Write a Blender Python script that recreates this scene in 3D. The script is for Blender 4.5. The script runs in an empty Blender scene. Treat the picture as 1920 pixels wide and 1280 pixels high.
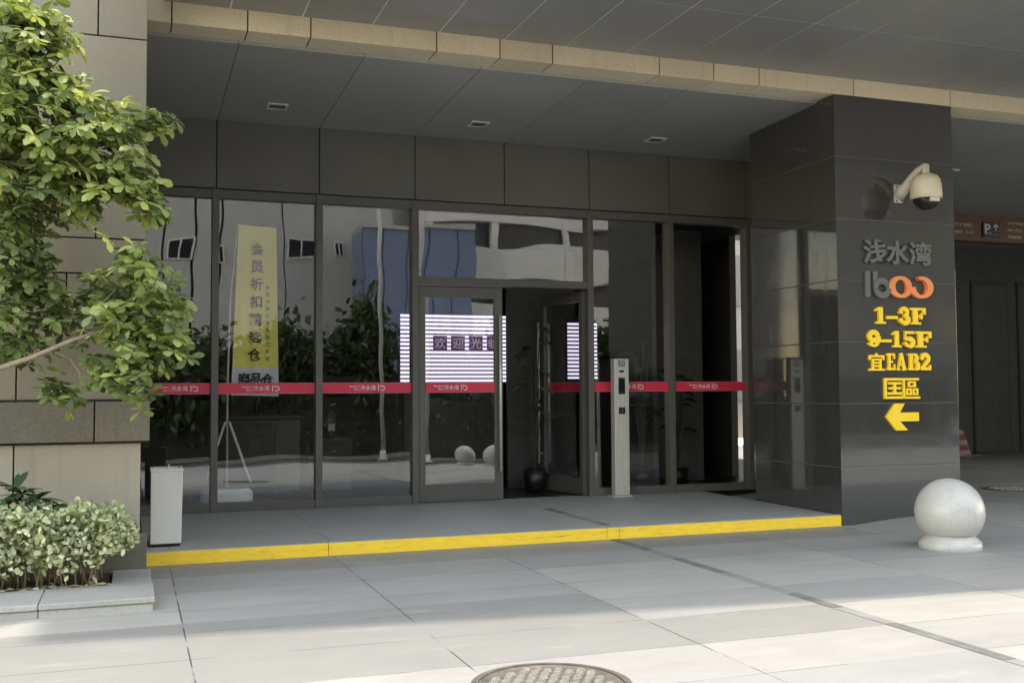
import bpy, bmesh, math, random
import numpy as np
from mathutils import Vector, Matrix
random.seed(7)
rng = np.random.default_rng(7)
R = math.radians
sc = bpy.context.scene
col = sc.collection

# ------------------------------------------------------------------ camera
FPX, YAW, PITCH, ROLL = 1977.8, 0.34597, 0.046518, -0.005757
CAM = Vector((-0.7304, -13.0883, 1.42))
GZ = -0.1246                                   # level of the plaza; the raised pavement is z = 0


def ray(px, py):
    a0, b0 = px - 960, py - 640
    c, s = math.cos(ROLL), math.sin(ROLL)
    r, u2, fw2 = (c*a0 + s*b0)/FPX, -(-s*a0 + c*b0)/FPX, 1.0
    c, s = math.cos(PITCH), math.sin(PITCH)
    fw, u = c*fw2 - s*u2, s*fw2 + c*u2
    c, s = math.cos(YAW), math.sin(YAW)
    return Vector((c*r + s*fw, -s*r + c*fw, u))


def spot(px, py, y):
    d = ray(px, py)
    return CAM + d*((y - CAM.y)/d.y)


fwd = ray(960, 640).normalized()
right = (ray(961, 640) - ray(960, 640)).normalized()
up = right.cross(fwd)
cd = bpy.data.cameras.new('camera')
cam = bpy.data.objects.new('camera', cd)
col.objects.link(cam)
cam.matrix_world = Matrix((( right.x, up.x, -fwd.x, CAM.x), (right.y, up.y, -fwd.y, CAM.y), (right.z, up.z, -fwd.z, CAM.z), (0, 0, 0, 1)))
cd.sensor_width = 36
cd.lens = 36*FPX/1920
cd.clip_end = 2000
sc.camera = cam

# ------------------------------------------------------------------ light
SUN = Vector((0.15, 0.006, 1.0)).normalized()
w = bpy.data.worlds.new('World')
sc.world = w
w.use_nodes = True
nt = w.node_tree
bg = nt.nodes['Background']
sky = nt.nodes.new('ShaderNodeTexSky')
sky.sky_type = 'NISHITA'
sky.sun_disc = False
sky.sun_elevation = math.asin(SUN.z)
sky.sun_rotation = math.atan2(SUN.x, SUN.y)
sky.air_density = 1.0
sky.dust_density = 0.3
sky.ozone_density = 0.4
warm = nt.nodes.new('ShaderNodeMix')
warm.data_type = 'RGBA'
warm.blend_type = 'MULTIPLY'
warm.inputs[0].default_value = 1
warm.inputs[7].default_value = (1.38, 1.0, .64, 1)
nt.links.new(sky.outputs[0], warm.inputs[6])
nt.links.new(warm.outputs[2], bg.inputs[0])
bg.inputs[1].default_value = 0.15
sd = bpy.data.lights.new('sun', 'SUN')
sd.energy = 0.5
sd.angle = R(2.5)
sd.color = (1.0, 0.90, 0.74)
so = bpy.data.objects.new('sun', sd)
col.objects.link(so)
so.rotation_euler = (-SUN).to_track_quat('-Z', 'Y').to_euler()
sc.view_settings.view_transform = 'Standard'
sc.view_settings.look = 'None'
sc.view_settings.exposure = 2.95
sc.view_settings.gamma = 1
sc.cycles.max_bounces = 10
sc.cycles.transparent_max_bounces = 16
sc.cycles.caustics_reflective = False
sc.cycles.caustics_refractive = False

# ------------------------------------------------------------------ materials


class N:
    def __init__(self, name):
        self.m = bpy.data.materials.new(name)
        self.m.use_nodes = True
        self.t = self.m.node_tree
        self.b = self.t.nodes['Principled BSDF']
        self.out = self.t.nodes['Material Output']

    def add(self, typ, **kw):
        n = self.t.nodes.new(typ)
        for k, v in kw.items():
            setattr(n, k, v)
        return n

    def link(self, a, b):
        self.t.links.new(a, b)

    def math(self, op, a, b=None, c=None):
        n = self.add('ShaderNodeMath', operation=op)
        for i, v in enumerate((a, b, c)):
            if v is None:
                continue
            if hasattr(v, 'is_linked'):
                self.link(v, n.inputs[i])
            else:
                n.inputs[i].default_value = v
        return n.outputs[0]

    def mix(self, f, a, b, mode='MIX'):
        n = self.add('ShaderNodeMix', data_type='RGBA', blend_type=mode)
        for i, v in ((0, f), (6, a), (7, b)):
            if hasattr(v, 'is_linked'):
                self.link(v, n.inputs[i])
            else:
                n.inputs[i].default_value = v if i == 0 else (*v[:3], 1)
        return n.outputs[2]

    def coords(self):
        return self.add('ShaderNodeNewGeometry').outputs['Position']

    def noise(self, scale, detail=4, vec=None, stretch=None, rough=.55):
        n = self.add('ShaderNodeTexNoise')
        n.inputs['Scale'].default_value = scale
        n.inputs['Detail'].default_value = detail
        n.inputs['Roughness'].default_value = rough
        v = vec or self.coords()
        if stretch:
            mp = self.add('ShaderNodeMapping')
            mp.inputs['Scale'].default_value = stretch
            self.link(v, mp.inputs[0])
            v = mp.outputs[0]
        self.link(v, n.inputs['Vector'])
        return n.outputs['Fac']

    def ramp(self, f, a, b):
        n = self.add('ShaderNodeMapRange')
        self.link(f, n.inputs[0])
        n.inputs[1].default_value, n.inputs[2].default_value = a, b
        return n.outputs[0]

    def bump(self, h, strength=.3, dist=.01):
        n = self.add('ShaderNodeBump')
        n.inputs['Strength'].default_value = strength
        n.inputs['Distance'].default_value = dist
        self.link(h, n.inputs['Height'])
        self.link(n.outputs[0], self.b.inputs['Normal'])

    def base(self, c):
        i = self.b.inputs['Base Color']
        if hasattr(c, 'is_linked'):
            self.link(c, i)
        else:
            i.default_value = (*c[:3], 1)

    def set(self, **kw):
        for k, v in kw.items():
            self.b.inputs[k.replace('_', ' ')].default_value = v


def plain(name, c, rough=.6, metal=0, var=.12, scale=6, bump=0, bscale=80, spec=.5, stretch=None):
    n = N(name)
    f = n.noise(scale, 5, stretch=stretch)
    a = [x*(1-var) for x in c]
    b = [min(1, x*(1+var)) for x in c]
    n.base(n.mix(n.ramp(f, .3, .7), a, b))
    n.set(Roughness=rough, Metallic=metal)
    n.b.inputs['Specular IOR Level'].default_value = spec
    if bump:
        n.bump(n.noise(bscale, 3), bump, .004)
    return n.m


def stone(name, c1, c2, speck=.5, rough=.75):
    n = N(name)
    big = n.noise(1.3, 4)
    fine = n.noise(55, 4, rough=.7)
    cell = n.add('ShaderNodeTexVoronoi')
    cell.inputs['Scale'].default_value = 140
    n.link(n.coords(), cell.inputs['Vector'])
    c = n.mix(n.ramp(big, .3, .7), c1, c2)
    c = n.mix(n.math('MULTIPLY', n.ramp(fine, .45, .75), speck), c, [x*.45 for x in c1])
    streak = n.noise(2.0, 5, stretch=(6, 6, .35))
    c = n.mix(n.math('MULTIPLY', n.ramp(streak, .55, .8), .35), c, [x*.55 for x in c1])
    info = n.add('ShaderNodeNewGeometry')
    rnd = n.math('MULTIPLY_ADD', info.outputs['Random Per Island'], .22, .89)
    hsv = n.add('ShaderNodeHueSaturation')
    n.link(c, hsv.inputs['Color'])
    n.link(rnd, hsv.inputs['Value'])
    n.base(hsv.outputs[0])
    n.set(Roughness=rough)
    n.bump(fine, .25, .004)
    return n.m


def glossy_panel(name, c, rough=.35, metal=.3, var=.1, island=.12):
    n = N(name)
    f = n.noise(1.2, 4)
    cc = n.mix(n.ramp(f, .3, .7), [x*(1-var) for x in c], [x*(1+var) for x in c])
    info = n.add('ShaderNodeNewGeometry')
    hsv = n.add('ShaderNodeHueSaturation')
    n.link(cc, hsv.inputs['Color'])
    n.link(n.math('MULTIPLY_ADD', info.outputs['Random Per Island'], island*2, 1-island), hsv.inputs['Value'])
    n.base(hsv.outputs[0])
    n.set(Roughness=rough, Metallic=metal)
    r = n.noise(3, 4)
    n.link(n.math('MULTIPLY_ADD', r, .12, rough-.06), n.b.inputs['Roughness'])
    return n.m


def glass_mat(name, tint, r0, graze=.5):
    n = N(name)
    n.t.nodes.remove(n.b)
    tr = n.add('ShaderNodeBsdfTransparent')
    tr.inputs[0].default_value = (*tint, 1)
    gl = n.add('ShaderNodeBsdfGlossy')
    gl.inputs['Color'].default_value = (.95, .97, 1, 1)
    gl.inputs['Roughness'].default_value = 0.0
    lw = n.add('ShaderNodeLayerWeight')
    lw.inputs['Blend'].default_value = .5
    f = n.math('MULTIPLY_ADD', n.math('POWER', lw.outputs['Facing'], 3), graze, r0)
    mx = n.add('ShaderNodeMixShader')
    n.link(f, mx.inputs[0])
    n.link(tr.outputs[0], mx.inputs[1])
    n.link(gl.outputs[0], mx.inputs[2])
    n.link(mx.outputs[0], n.out.inputs[0])
    return n.m


def leaf_mat(name, dark, light, pale, trans=.35, rough=.42):
    n = N(name)
    at = n.add('ShaderNodeAttribute')
    at.attribute_name = 'tone'
    c = n.mix(n.ramp(at.outputs['Fac'], 0, .6), dark, light)
    c = n.mix(n.ramp(at.outputs['Fac'], .7, 1), c, pale)
    n.base(c)
    n.set(Roughness=rough)
    tl = n.add('ShaderNodeBsdfTranslucent')
    n.link(n.mix(1, c, (1.0, 1.0, .45), 'MULTIPLY'), tl.inputs[0])
    mx = n.add('ShaderNodeMixShader')
    mx.inputs[0].default_value = trans
    n.link(n.b.outputs[0], mx.inputs[1])
    n.link(tl.outputs[0], mx.inputs[2])
    n.link(mx.outputs[0], n.out.inputs[0])
    return n.m


def emit(name, c, s):
    n = N(name)
    n.base((0, 0, 0))
    n.b.inputs['Emission Color'].default_value = (*c, 1)
    n.b.inputs['Emission Strength'].default_value = s
    return n.m


def paving(name, c_cool, c_warm, x0, px, y0, py, joint=.005, dark_strip=False, joints=True):
    n = N(name)
    pos = n.coords()
    sp = n.add('ShaderNodeSeparateXYZ')
    n.link(pos, sp.inputs[0])
    u = n.math('DIVIDE', n.math('SUBTRACT', sp.outputs[0], x0), px)
    v = n.math('DIVIDE', n.math('SUBTRACT', sp.outputs[1], y0), py)
    cu, cv = n.math('FLOOR', u), n.math('FLOOR', v)
    cmb = n.add('ShaderNodeCombineXYZ')
    n.link(cu, cmb.inputs[0])
    n.link(cv, cmb.inputs[1])
    wn = n.add('ShaderNodeTexWhiteNoise', noise_dimensions='3D')
    n.link(cmb.outputs[0], wn.inputs['Vector'])
    tone = wn.outputs['Value']
    c = n.mix(tone, c_cool, c_warm)
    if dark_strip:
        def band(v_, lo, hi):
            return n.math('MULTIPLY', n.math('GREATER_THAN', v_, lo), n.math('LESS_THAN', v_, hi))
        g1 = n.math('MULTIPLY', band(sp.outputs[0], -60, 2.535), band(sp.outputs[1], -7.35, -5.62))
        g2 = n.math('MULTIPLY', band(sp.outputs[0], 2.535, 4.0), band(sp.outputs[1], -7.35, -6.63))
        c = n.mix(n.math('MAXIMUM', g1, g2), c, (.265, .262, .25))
    streak = n.noise(3, 5, stretch=(.5, 3, 1))
    c = n.mix(n.math('MULTIPLY', n.ramp(streak, .35, .75), .28), c, [x*.72 for x in c_cool])
    blot = n.noise(.8, 6, rough=.65)
    c = n.mix(n.math('MULTIPLY', n.ramp(blot, .5, .72), .3), c, [x*.62 for x in c_cool])
    fine = n.noise(90, 3, rough=.7)
    c = n.mix(n.math('MULTIPLY', n.ramp(fine, .4, .8), .22), c, [x*.55 for x in c_cool])
    if joints:
        def near(a, cell, period, wd):
            fr = n.math('SUBTRACT', a, cell)
            d = n.math('MULTIPLY', n.math('MINIMUM', fr, n.math('SUBTRACT', 1.0, fr)), period)
            return n.math('LESS_THAN', d, wd)
        j = n.math('MAXIMUM', near(u, cu, px, joint), near(v, cv, py, joint*.7))
        broken = n.ramp(n.noise(2.2, 3), .38, .5)
        c = n.mix(n.math('MULTIPLY', n.math('MULTIPLY', j, .92), broken), c, (.05, .048, .043))
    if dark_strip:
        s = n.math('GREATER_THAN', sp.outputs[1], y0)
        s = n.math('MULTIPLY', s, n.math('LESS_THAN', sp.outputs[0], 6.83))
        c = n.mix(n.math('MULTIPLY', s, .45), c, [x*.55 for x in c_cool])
    spots = n.add('ShaderNodeTexVoronoi')
    spots.inputs['Scale'].default_value = 2.6
    n.link(pos, spots.inputs['Vector'])
    sm = n.math('LESS_THAN', spots.outputs['Distance'], n.math('MULTIPLY', n.noise(1.7, 2), .055))
    c = n.mix(n.math('MULTIPLY', sm, .4), c, [x*.4 for x in c_cool])
    pale = n.noise(2.3, 7, stretch=(.6, 2.2, 1), rough=.7)
    c = n.mix(n.math('MULTIPLY', n.ramp(pale, .58, .75), .3), c, [min(1, x*1.25) for x in c_warm])
    n.base(c)
    n.set(Roughness=.62)
    n.link(n.math('MULTIPLY_ADD', n.noise(5, 4), .3, .42), n.b.inputs['Roughness'])
    n.bump(n.noise(60, 4), .12, .004)
    return n.m


M = {}
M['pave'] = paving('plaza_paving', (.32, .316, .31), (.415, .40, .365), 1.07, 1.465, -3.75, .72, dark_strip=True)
M['deck'] = paving('deck_paving', (.37, .37, .36), (.41, .405, .39), 1.07, 1.465, -3.07, 1.03, .003)
M['asphalt'] = plain('asphalt', (.05, .05, .052), .85, var=.2, scale=8)
n = N('yellow_paint')
c = n.mix(n.ramp(n.noise(9, 5, stretch=(1, 1, 4)), .3, .7), (.90, .62, .04), (.78, .52, .035))
wear = n.noise(5, 8, stretch=(.5, 1, 5), rough=.75)
c = n.mix(n.math('MULTIPLY', n.ramp(wear, .60, .68), .75), c, (.25, .20, .09))
scuff = n.noise(3.2, 6, stretch=(.35, 1, 9), rough=.7)
c = n.mix(n.math('MULTIPLY', n.ramp(scuff, .60, .66), .7), c, (.10, .085, .05))
n.base(c)
n.set(Roughness=.55)
M['yellow'] = n.m
M['wall'] = stone('sandstone', (.255, .23, .18), (.215, .195, .152), .35)
M['wall_pale'] = stone('pale_sandstone', (.37, .335, .275), (.32, .29, .235), .3)
M['wall_dark'] = stone('weathered_granite', (.175, .16, .13), (.135, .125, .10), .85)
M['beamstone'] = stone('beam_stone', (.78, .69, .50), (.68, .60, .43), .45)
M['joint'] = plain('dark_joint', (.012, .012, .011), .9)
M['curbstone'] = stone('planter_granite', (.40, .39, .37), (.34, .335, .32), .5)
M['bronze'] = glossy_panel('bronze_panel', (.16, .157, .143), .42, .25)
M['frame'] = plain('bronze_frame', (.125, .12, .108), .45, .3, var=.06)
M['soffit'] = glossy_panel('soffit_panel', (.38, .38, .365), .5, .2, var=.04, island=.05)
M['canopy'] = glossy_panel('canopy_panel', (.33, .33, .32), .42, .3, var=.04, island=.04)
M['canopy_seam'] = plain('canopy_seam', (.85, .85, .83), .5, 0)
M['granite'] = N('black_granite').m
n = N('polished_granite')
f = n.noise(160, 2)
n.base(n.mix(n.ramp(f, .55, .75), (.026, .026, .026), (.06, .06, .058)))
dust = n.noise(2.2, 7, stretch=(2.5, 2.5, .5), rough=.7)
n.base(n.mix(n.math('MULTIPLY', n.ramp(dust, .5, .8), .18), n.mix(n.ramp(f, .55, .75), (.042, .042, .042), (.08, .08, .079)), (.10, .10, .098)))
n.link(n.math('MULTIPLY_ADD', n.ramp(dust, .45, .8), .12, .04), n.b.inputs['Roughness'])
n.set(IOR=1.85)
M['granite'] = n.m
M['seam'] = plain('stone_seam', (.10, .10, .095), .7)
M['glass'] = glass_mat('storefront_glass', (1.0, 1.0, 1.0), .085, .55)
M['doorglass'] = glass_mat('door_glass', (.99, .99, .99), .10, .5)
M['steel'] = plain('brushed_steel', (.72, .71, .68), .32, .35, var=.1, scale=4, stretch=(1, 1, 12))
M['satin'] = plain('satin_steel', (.58, .56, .51), .45, .35, var=.1, scale=5, stretch=(8, 8, .6))
M['red'] = plain('red_film', (.74, .035, .085), .45, var=.05)
M['pinkline'] = plain('pale_film_edge', (.50, .16, .19), .5)
M['white'] = plain('white_lettering', (.72, .70, .70), .5, var=.04)
M['black'] = plain('black_plastic', (.012, .012, .013), .4)
M['darkgrey'] = plain('dark_grey_coat', (.05, .05, .048), .6)
M['signmetal'] = plain('grey_sign_metal', (.13, .138, .138), .38, .4, var=.08)
M['sign_yellow'] = plain('yellow_sign_face', (.95, .64, .025), .4, var=.04)
M['sign_edge'] = plain('yellow_sign_side', (.30, .15, .01), .5)
M['orange'] = plain('orange_sign_face', (.80, .26, .085), .4, var=.06)
M['cream'] = plain('cream_plastic', (.62, .57, .46), .4, var=.07, scale=12)
M['whitemetal'] = plain('white_coated_metal', (.55, .55, .53), .4, var=.08)
M['smoke'] = plain('smoked_dome', (.012, .012, .012), .05)
M['binwhite'] = plain('off_white_sheet_metal', (.66, .645, .60), .45, var=.06, scale=3, stretch=(1, 1, .3))
M['ballstone'] = None
n = N('white_granite')
c = n.mix(n.ramp(n.noise(90, 4, rough=.7), .45, .75), (.53, .52, .50), (.38, .37, .355))
dirt = n.noise(7, 6, rough=.7)
c = n.mix(n.math('MULTIPLY', n.ramp(dirt, .5, .75), .4), c, (.31, .295, .265))
n.base(c)
n.set(Roughness=.32)
n.bump(n.noise(50, 3), .06, .003)
M['ballstone'] = n.m
M['iron'] = plain('cast_iron', (.16, .145, .12), .6, .4, var=.3, scale=14)
M['ironworn'] = plain('worn_iron', (.30, .28, .24), .5, .3, var=.25, scale=30)
M['grate'] = plain('drain_stone', (.16, .16, .155), .7, var=.25, scale=5)
M['gratelight'] = plain('pale_drain_stone', (.25, .25, .24), .7, var=.15, scale=5)
M['soil'] = plain('soil', (.05, .04, .03), .95, var=.4, scale=30, bump=.8)
M['bark'] = plain('bark', (.23, .19, .135), .8, var=.25, scale=25, bump=.4)
M['darkbark'] = plain('dark_bark', (.06, .05, .04), .85, var=.3, scale=15)
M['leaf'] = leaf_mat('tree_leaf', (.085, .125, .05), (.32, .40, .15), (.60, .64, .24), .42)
M['hedgeleaf'] = leaf_mat('variegated_leaf', (.17, .22, .10), (.54, .57, .34), (.80, .78, .60), .25, .5)
M['broadleaf'] = leaf_mat('broad_leaf', (.035, .075, .035), (.07, .13, .06), (.12, .19, .085), .25, .35)
M['streetleaf'] = leaf_mat('street_tree_leaf', (.03, .055, .02), (.07, .11, .035), (.12, .16, .05), .25, .5)
M['dryleaf'] = leaf_mat('dry_leaf', (.30, .24, .16), (.42, .36, .26), (.50, .45, .36), .1, .7)
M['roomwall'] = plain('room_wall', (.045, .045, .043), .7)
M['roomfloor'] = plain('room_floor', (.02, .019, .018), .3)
M['garagewall'] = plain('garage_wall_paint', (.15, .15, .145), .7)
M['garagedoor'] = plain('garage_door_paint', (.10, .10, .096), .6)
M['columnpaint'] = plain('column_paint', (.13, .13, .125), .6)
M['cabinet'] = plain('cabinet_grey', (.06, .062, .055), .5)
M['banner_y'] = plain('yellow_fabric', (.93, .85, .17), .8, var=.03)
M['banner_g'] = plain('grey_fabric', (.78, .78, .84), .8, var=.03)
M['plaswhite'] = plain('white_plastic', (.62, .62, .62), .4, var=.04)
M['ink'] = plain('black_ink', (.008, .008, .008), .6)
M['brown'] = plain('brown_fascia', (.14, .075, .055), .5, var=.1)
M['navy'] = plain('navy_sign', (.015, .02, .06), .4)
M['fadedwhite'] = plain('faded_lettering', (.60, .54, .44), .6)
M['conered'] = plain('cone_red', (.42, .16, .18), .5)
M['conewhite'] = plain('cone_white', (.62, .52, .54), .5)
M['b_grey'] = plain('grey_cladding', (.40, .40, .395), .6, var=.06, scale=.4)
M['b_white'] = plain('white_render', (.62, .61, .58), .7, var=.05, scale=.4)
M['b_blue'] = plain('blue_panel', (.17, .215, .36), .5, var=.08, scale=.4)
M['b_dark'] = plain('dark_cladding', (.06, .06, .065), .5, var=.1, scale=.4)
M['windowdark'] = plain('dark_window', (.02, .025, .03), .08)
M['carpaint'] = plain('dark_car_paint', (.02, .022, .026), .15)
M['rubber'] = plain('rubber', (.02, .02, .02), .8)
M['downlight'] = plain('unlit_lamp', (.09, .09, .088), .4)
M['led_on'] = emit('led_lines', (.86, .78, 1.0), .18)
M['led_dim'] = emit('led_characters', (.10, .05, .12), .09)
M['led_mid'] = emit('led_character_strokes', (.75, .65, .85), .06)

# ------------------------------------------------------------------ mesh helpers


class MB:
    """collects shapes and links them as ONE mesh object"""

    def __init__(self):
        self.v, self.f, self.mi, self.sm, self.mats, self.tone = [], [], [], [], [], None

    def m(self, key):
        if key not in self.mats:
            self.mats.append(key)
        return self.mats.index(key)

    def raw(self, vs, fs, key, smooth=False):
        o = len(self.v)
        self.v += [tuple(p) for p in vs]
        i = self.m(key)
        for f in fs:
            self.f.append(tuple(o+k for k in f))
            self.mi.append(i)
            self.sm.append(smooth)
        return self

    def box(self, x0, x1, y0, y1, z0, z1, key):
        vs = [(x, y, z) for z in (z0, z1) for y in (y0, y1) for x in (x0, x1)]
        return self.raw(vs, [(0, 2, 3, 1), (4, 5, 7, 6), (0, 1, 5, 4), (2, 6, 7, 3), (0, 4, 6, 2), (1, 3, 7, 5)], key)

    def prism(self, pts, y0, y1, key):          # polygon given in x,z, pushed along y
        k = len(pts)
        vs = [(p[0], y0, p[1]) for p in pts] + [(p[0], y1, p[1]) for p in pts]
        fs = [tuple(range(k)), tuple(reversed(range(k, 2*k)))] + [(i, i+k, (i+1) % k+k, (i+1) % k) for i in range(k)]
        return self.raw(vs, fs, key)

    def lathe(self, prof, c, key, n=40, smooth=True, axis='z'):
        vs, fs = [], []
        for r, z in prof:
            for i in range(n):
                a = 2*math.pi*i/n
                p = (r*math.cos(a), r*math.sin(a), z)
                if axis == 'y':
                    p = (p[0], -p[2], p[1])
                vs.append((c[0]+p[0], c[1]+p[1], c[2]+p[2]))
        for j in range(len(prof)-1):
            for i in range(n):
                fs.append((j*n+i, j*n+(i+1) % n, (j+1)*n+(i+1) % n, (j+1)*n+i))
        fs.append(tuple(reversed(range(n))))
        fs.append(tuple(range((len(prof)-1)*n, len(prof)*n)))
        return self.raw(vs, fs, key, smooth)

    def tube(self, pts, rad, key, n=8, smooth=True):
        pts = [Vector(p) for p in pts]
        rad = rad if hasattr(rad, '__len__') else [rad]*len(pts)
        vs, fs = [], []
        for i, p in enumerate(pts):
            d = (pts[min(i+1, len(pts)-1)] - pts[max(i-1, 0)]).normalized()
            a = d.cross(Vector((0, 0, 1)) if abs(d.z) < .9 else Vector((1, 0, 0))).normalized()
            b = d.cross(a)
            for k in range(n):
                t = 2*math.pi*k/n
                vs.append(p + (a*math.cos(t)+b*math.sin(t))*rad[i])
        for i in range(len(pts)-1):
            for k in range(n):
                fs.append((i*n+k, i*n+(k+1) % n, (i+1)*n+(k+1) % n, (i+1)*n+k))
        fs.append(tuple(reversed(range(n))))
        fs.append(tuple(range((len(pts)-1)*n, len(pts)*n)))
        return self.raw(vs, fs, key, smooth)

    def move(self, d):
        self.v = [(a+d[0], b+d[1], c+d[2]) for a, b, c in self.v]
        return self

    def build(self, name, parent=None, bevel=0, loc=None):
        me = bpy.data.meshes.new(name)
        me.from_pydata(self.v, [], self.f)
        for k in self.mats:
            me.materials.append(M[k])
        me.polygons.foreach_set('material_index', self.mi)
        me.polygons.foreach_set('use_smooth', self.sm)
        if self.tone is not None:
            a = me.attributes.new('tone', 'FLOAT', 'POINT')
            a.data.foreach_set('value', np.asarray(self.tone, np.float32))
        bm = bmesh.new()
        bm.from_mesh(me)
        bmesh.ops.recalc_face_normals(bm, faces=bm.faces)
        bm.to_mesh(me)
        bm.free()
        o = bpy.data.objects.new(name, me)
        col.objects.link(o)
        if parent:
            o.parent = parent
        if loc:
            o.location = loc
        if bevel:
            b = o.modifiers.new('bevel', 'BEVEL')
            b.width = bevel
            b.segments = 2
            b.limit_method = 'ANGLE'
        return o


def tag(o, label, cat, group=None):
    o['label'], o['category'] = label, cat
    if group:
        o['group'] = group
    return o


def thing(name, label, cat, loc=(0, 0, 0), group=None, rz=0):
    o = bpy.data.objects.new(name, None)
    o.empty_display_size = .1
    col.objects.link(o)
    o.location = loc
    o.rotation_euler = (0, 0, rz)
    return tag(o, label, cat, group)


def struct(o, kind='structure'):
    o['kind'] = kind
    return o


def copy_tree(o, parent=None):
    c = o.copy()
    col.objects.link(c)
    if parent:
        c.parent = parent
    for ch in [x for x in bpy.data.objects if x.parent == o]:
        copy_tree(ch, c)
    return c


_txt = {}


def text_mesh(s, size, depth, bold=0.0, align='CENTER', res=3):
    """verts (x, y up, z towards the reader) and faces of a line of lettering"""
    key = (s, size, depth, bold, align)
    if key in _txt:
        return _txt[key]
    c = bpy.data.curves.new('t', 'FONT')
    c.body = s
    c.size = size
    c.extrude = depth/2
    c.offset = bold
    c.align_x = align
    c.resolution_u = res
    o = bpy.data.objects.new('t', c)
    col.objects.link(o)
    bpy.context.view_layer.update()
    me = bpy.data.meshes.new_from_object(o.evaluated_get(bpy.context.evaluated_depsgraph_get()))
    vs = [tuple(v.co) for v in me.vertices]
    fs = [tuple(p.vertices) for p in me.polygons]
    bpy.data.objects.remove(o)
    bpy.data.curves.remove(c)
    bpy.data.meshes.remove(me)
    _txt[key] = (vs, fs)
    return vs, fs


def put_text(mb, s, x, z, y, key, size, depth=.004, bold=0., align='CENTER', fit=None, mirror=False):
    """fit = (x0, x1, z0, z1): stretch the lettering to this box"""
    vs, fs = text_mesh(s, size, depth, bold, align)
    v = np.array(vs)
    if fit:
        for k, (a, b) in ((0, fit[:2]), (1, fit[2:])):
            lo, hi = v[:, k].min(), v[:, k].max()
            v[:, k] = a + (v[:, k]-lo)/(hi-lo)*(b-a)
        x = z = 0
    mb.raw([(x+p[0], y-p[2], z+p[1]) for p in v], fs, key)


def grid_panels(mb, us, vs, gap, fn, key):
    """fn(u0,u1,v0,v1) adds one panel"""
    for a, b in zip(us[:-1], us[1:]):
        for c, d in zip(vs[:-1], vs[1:]):
            fn(mb, a+gap/2, b-gap/2, c+gap/2, d-gap/2, key)


# leaves ------------------------------------------------------------
LT = np.array([0, .22, .5, .78, 1.0])


def leaf_batch(bases, dirs, norms, L, W, droop, widths=(.12, .5, .85, 1.0, .25), fold=.18, tones=None):
    """many leaves at once: returns verts, faces, tone per vertex"""
    n = len(bases)
    d = dirs/np.linalg.norm(dirs, axis=1, keepdims=True)
    s = np.cross(d, norms)
    s /= np.linalg.norm(s, axis=1, keepdims=True)+1e-9
    u = np.cross(s, d)
    k = len(LT)
    wd = np.array(widths)*.5
    V = np.zeros((n, k, 3, 3))
    for j, t in enumerate(LT):
        c = bases + d*(L*t*(1-.15*droop*t))[:, None] - u*(L*droop*t*t*.5)[:, None]
        V[:, j, 1] = c - u*(W*fold*.5*(wd[j]*2))[:, None]
        V[:, j, 0] = c - s*(W*wd[j])[:, None]
        V[:, j, 2] = c + s*(W*wd[j])[:, None]
    V = V.reshape(-1, 3)
    fs = []
    per = k*3
    for i in range(n):
        o = i*per
        for j in range(k-1):
            a = o+j*3
            fs.append((a, a+1, a+4, a+3))
            fs.append((a+1, a+2, a+5, a+4))
    t = np.repeat(tones if tones is not None else rng.random(n), per)
    return V, fs, t


def leaves_object(name, parts, key, parent):
    mb = MB()
    V = np.concatenate([p[0] for p in parts])
    off, F = 0, []
    for p in parts:
        F += [tuple(k+off for k in f) for f in p[1]]
        off += len(p[0])
    mb.v = [tuple(x) for x in V]
    mb.f = F
    mb.m(key)
    mb.mi = [0]*len(F)
    mb.sm = [True]*len(F)
    me = bpy.data.meshes.new(name)
    me.from_pydata(mb.v, [], mb.f)
    me.materials.append(M[key])
    me.polygons.foreach_set('use_smooth', mb.sm)
    a = me.attributes.new('tone', 'FLOAT', 'POINT')
    a.data.foreach_set('value', np.concatenate([p[2] for p in parts]).astype(np.float32))
    o = bpy.data.objects.new(name, me)
    col.objects.link(o)
    o.parent = parent
    return o


def unit(n):
    v = rng.normal(size=(n, 3))
    return v/np.linalg.norm(v, axis=1, keepdims=True)


# ------------------------------------------------------------------ the ground
def smooth(a, b, x):
    t = min(1, max(0, (x-a)/(b-a)))
    return t*t*(3-2*t)


xs = [-60, -30, -15, -8, -4] + [round(-3+.5*i, 3) for i in range(60)] + [30, 40, 60, 90]
ys = [-15.2, -14, -12, -10, -9, -8, -7] + [round(-6.5+.25*i, 3) for i in range(16)] + [-2, -1, 0, 2, 4, 6, 8, 12]
mb = MB()
vs = [(x, y, GZ + .07*smooth(6.9, 7.9, x)*smooth(-4.7, -3.2, y)*(1-.6*smooth(2, 6, y))) for y in ys for x in xs]
k = len(xs)
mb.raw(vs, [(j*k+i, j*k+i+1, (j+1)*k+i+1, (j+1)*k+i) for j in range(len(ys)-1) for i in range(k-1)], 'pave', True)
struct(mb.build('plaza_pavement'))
mb = MB()
mb.box(-400, 400, -600, -15.2, GZ-.6, GZ-.13, 'asphalt')
struct(mb.build('road'))
mb = MB()
mb.box(-60, 90, -15.4, -15.2, GZ-.4, GZ+.02, 'curbstone')
struct(mb.build('roadside_kerb'))
mb = MB()
mb.box(-60, 90, -40, -22.2, GZ-.3, GZ-.01, 'b_grey')
struct(mb.build('far_pavement'))
mb = MB()
mb.box(-.62, 6.80, -2.985, .10, GZ-.1, 0, 'deck')
struct(mb.build('raised_pavement'))

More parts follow.
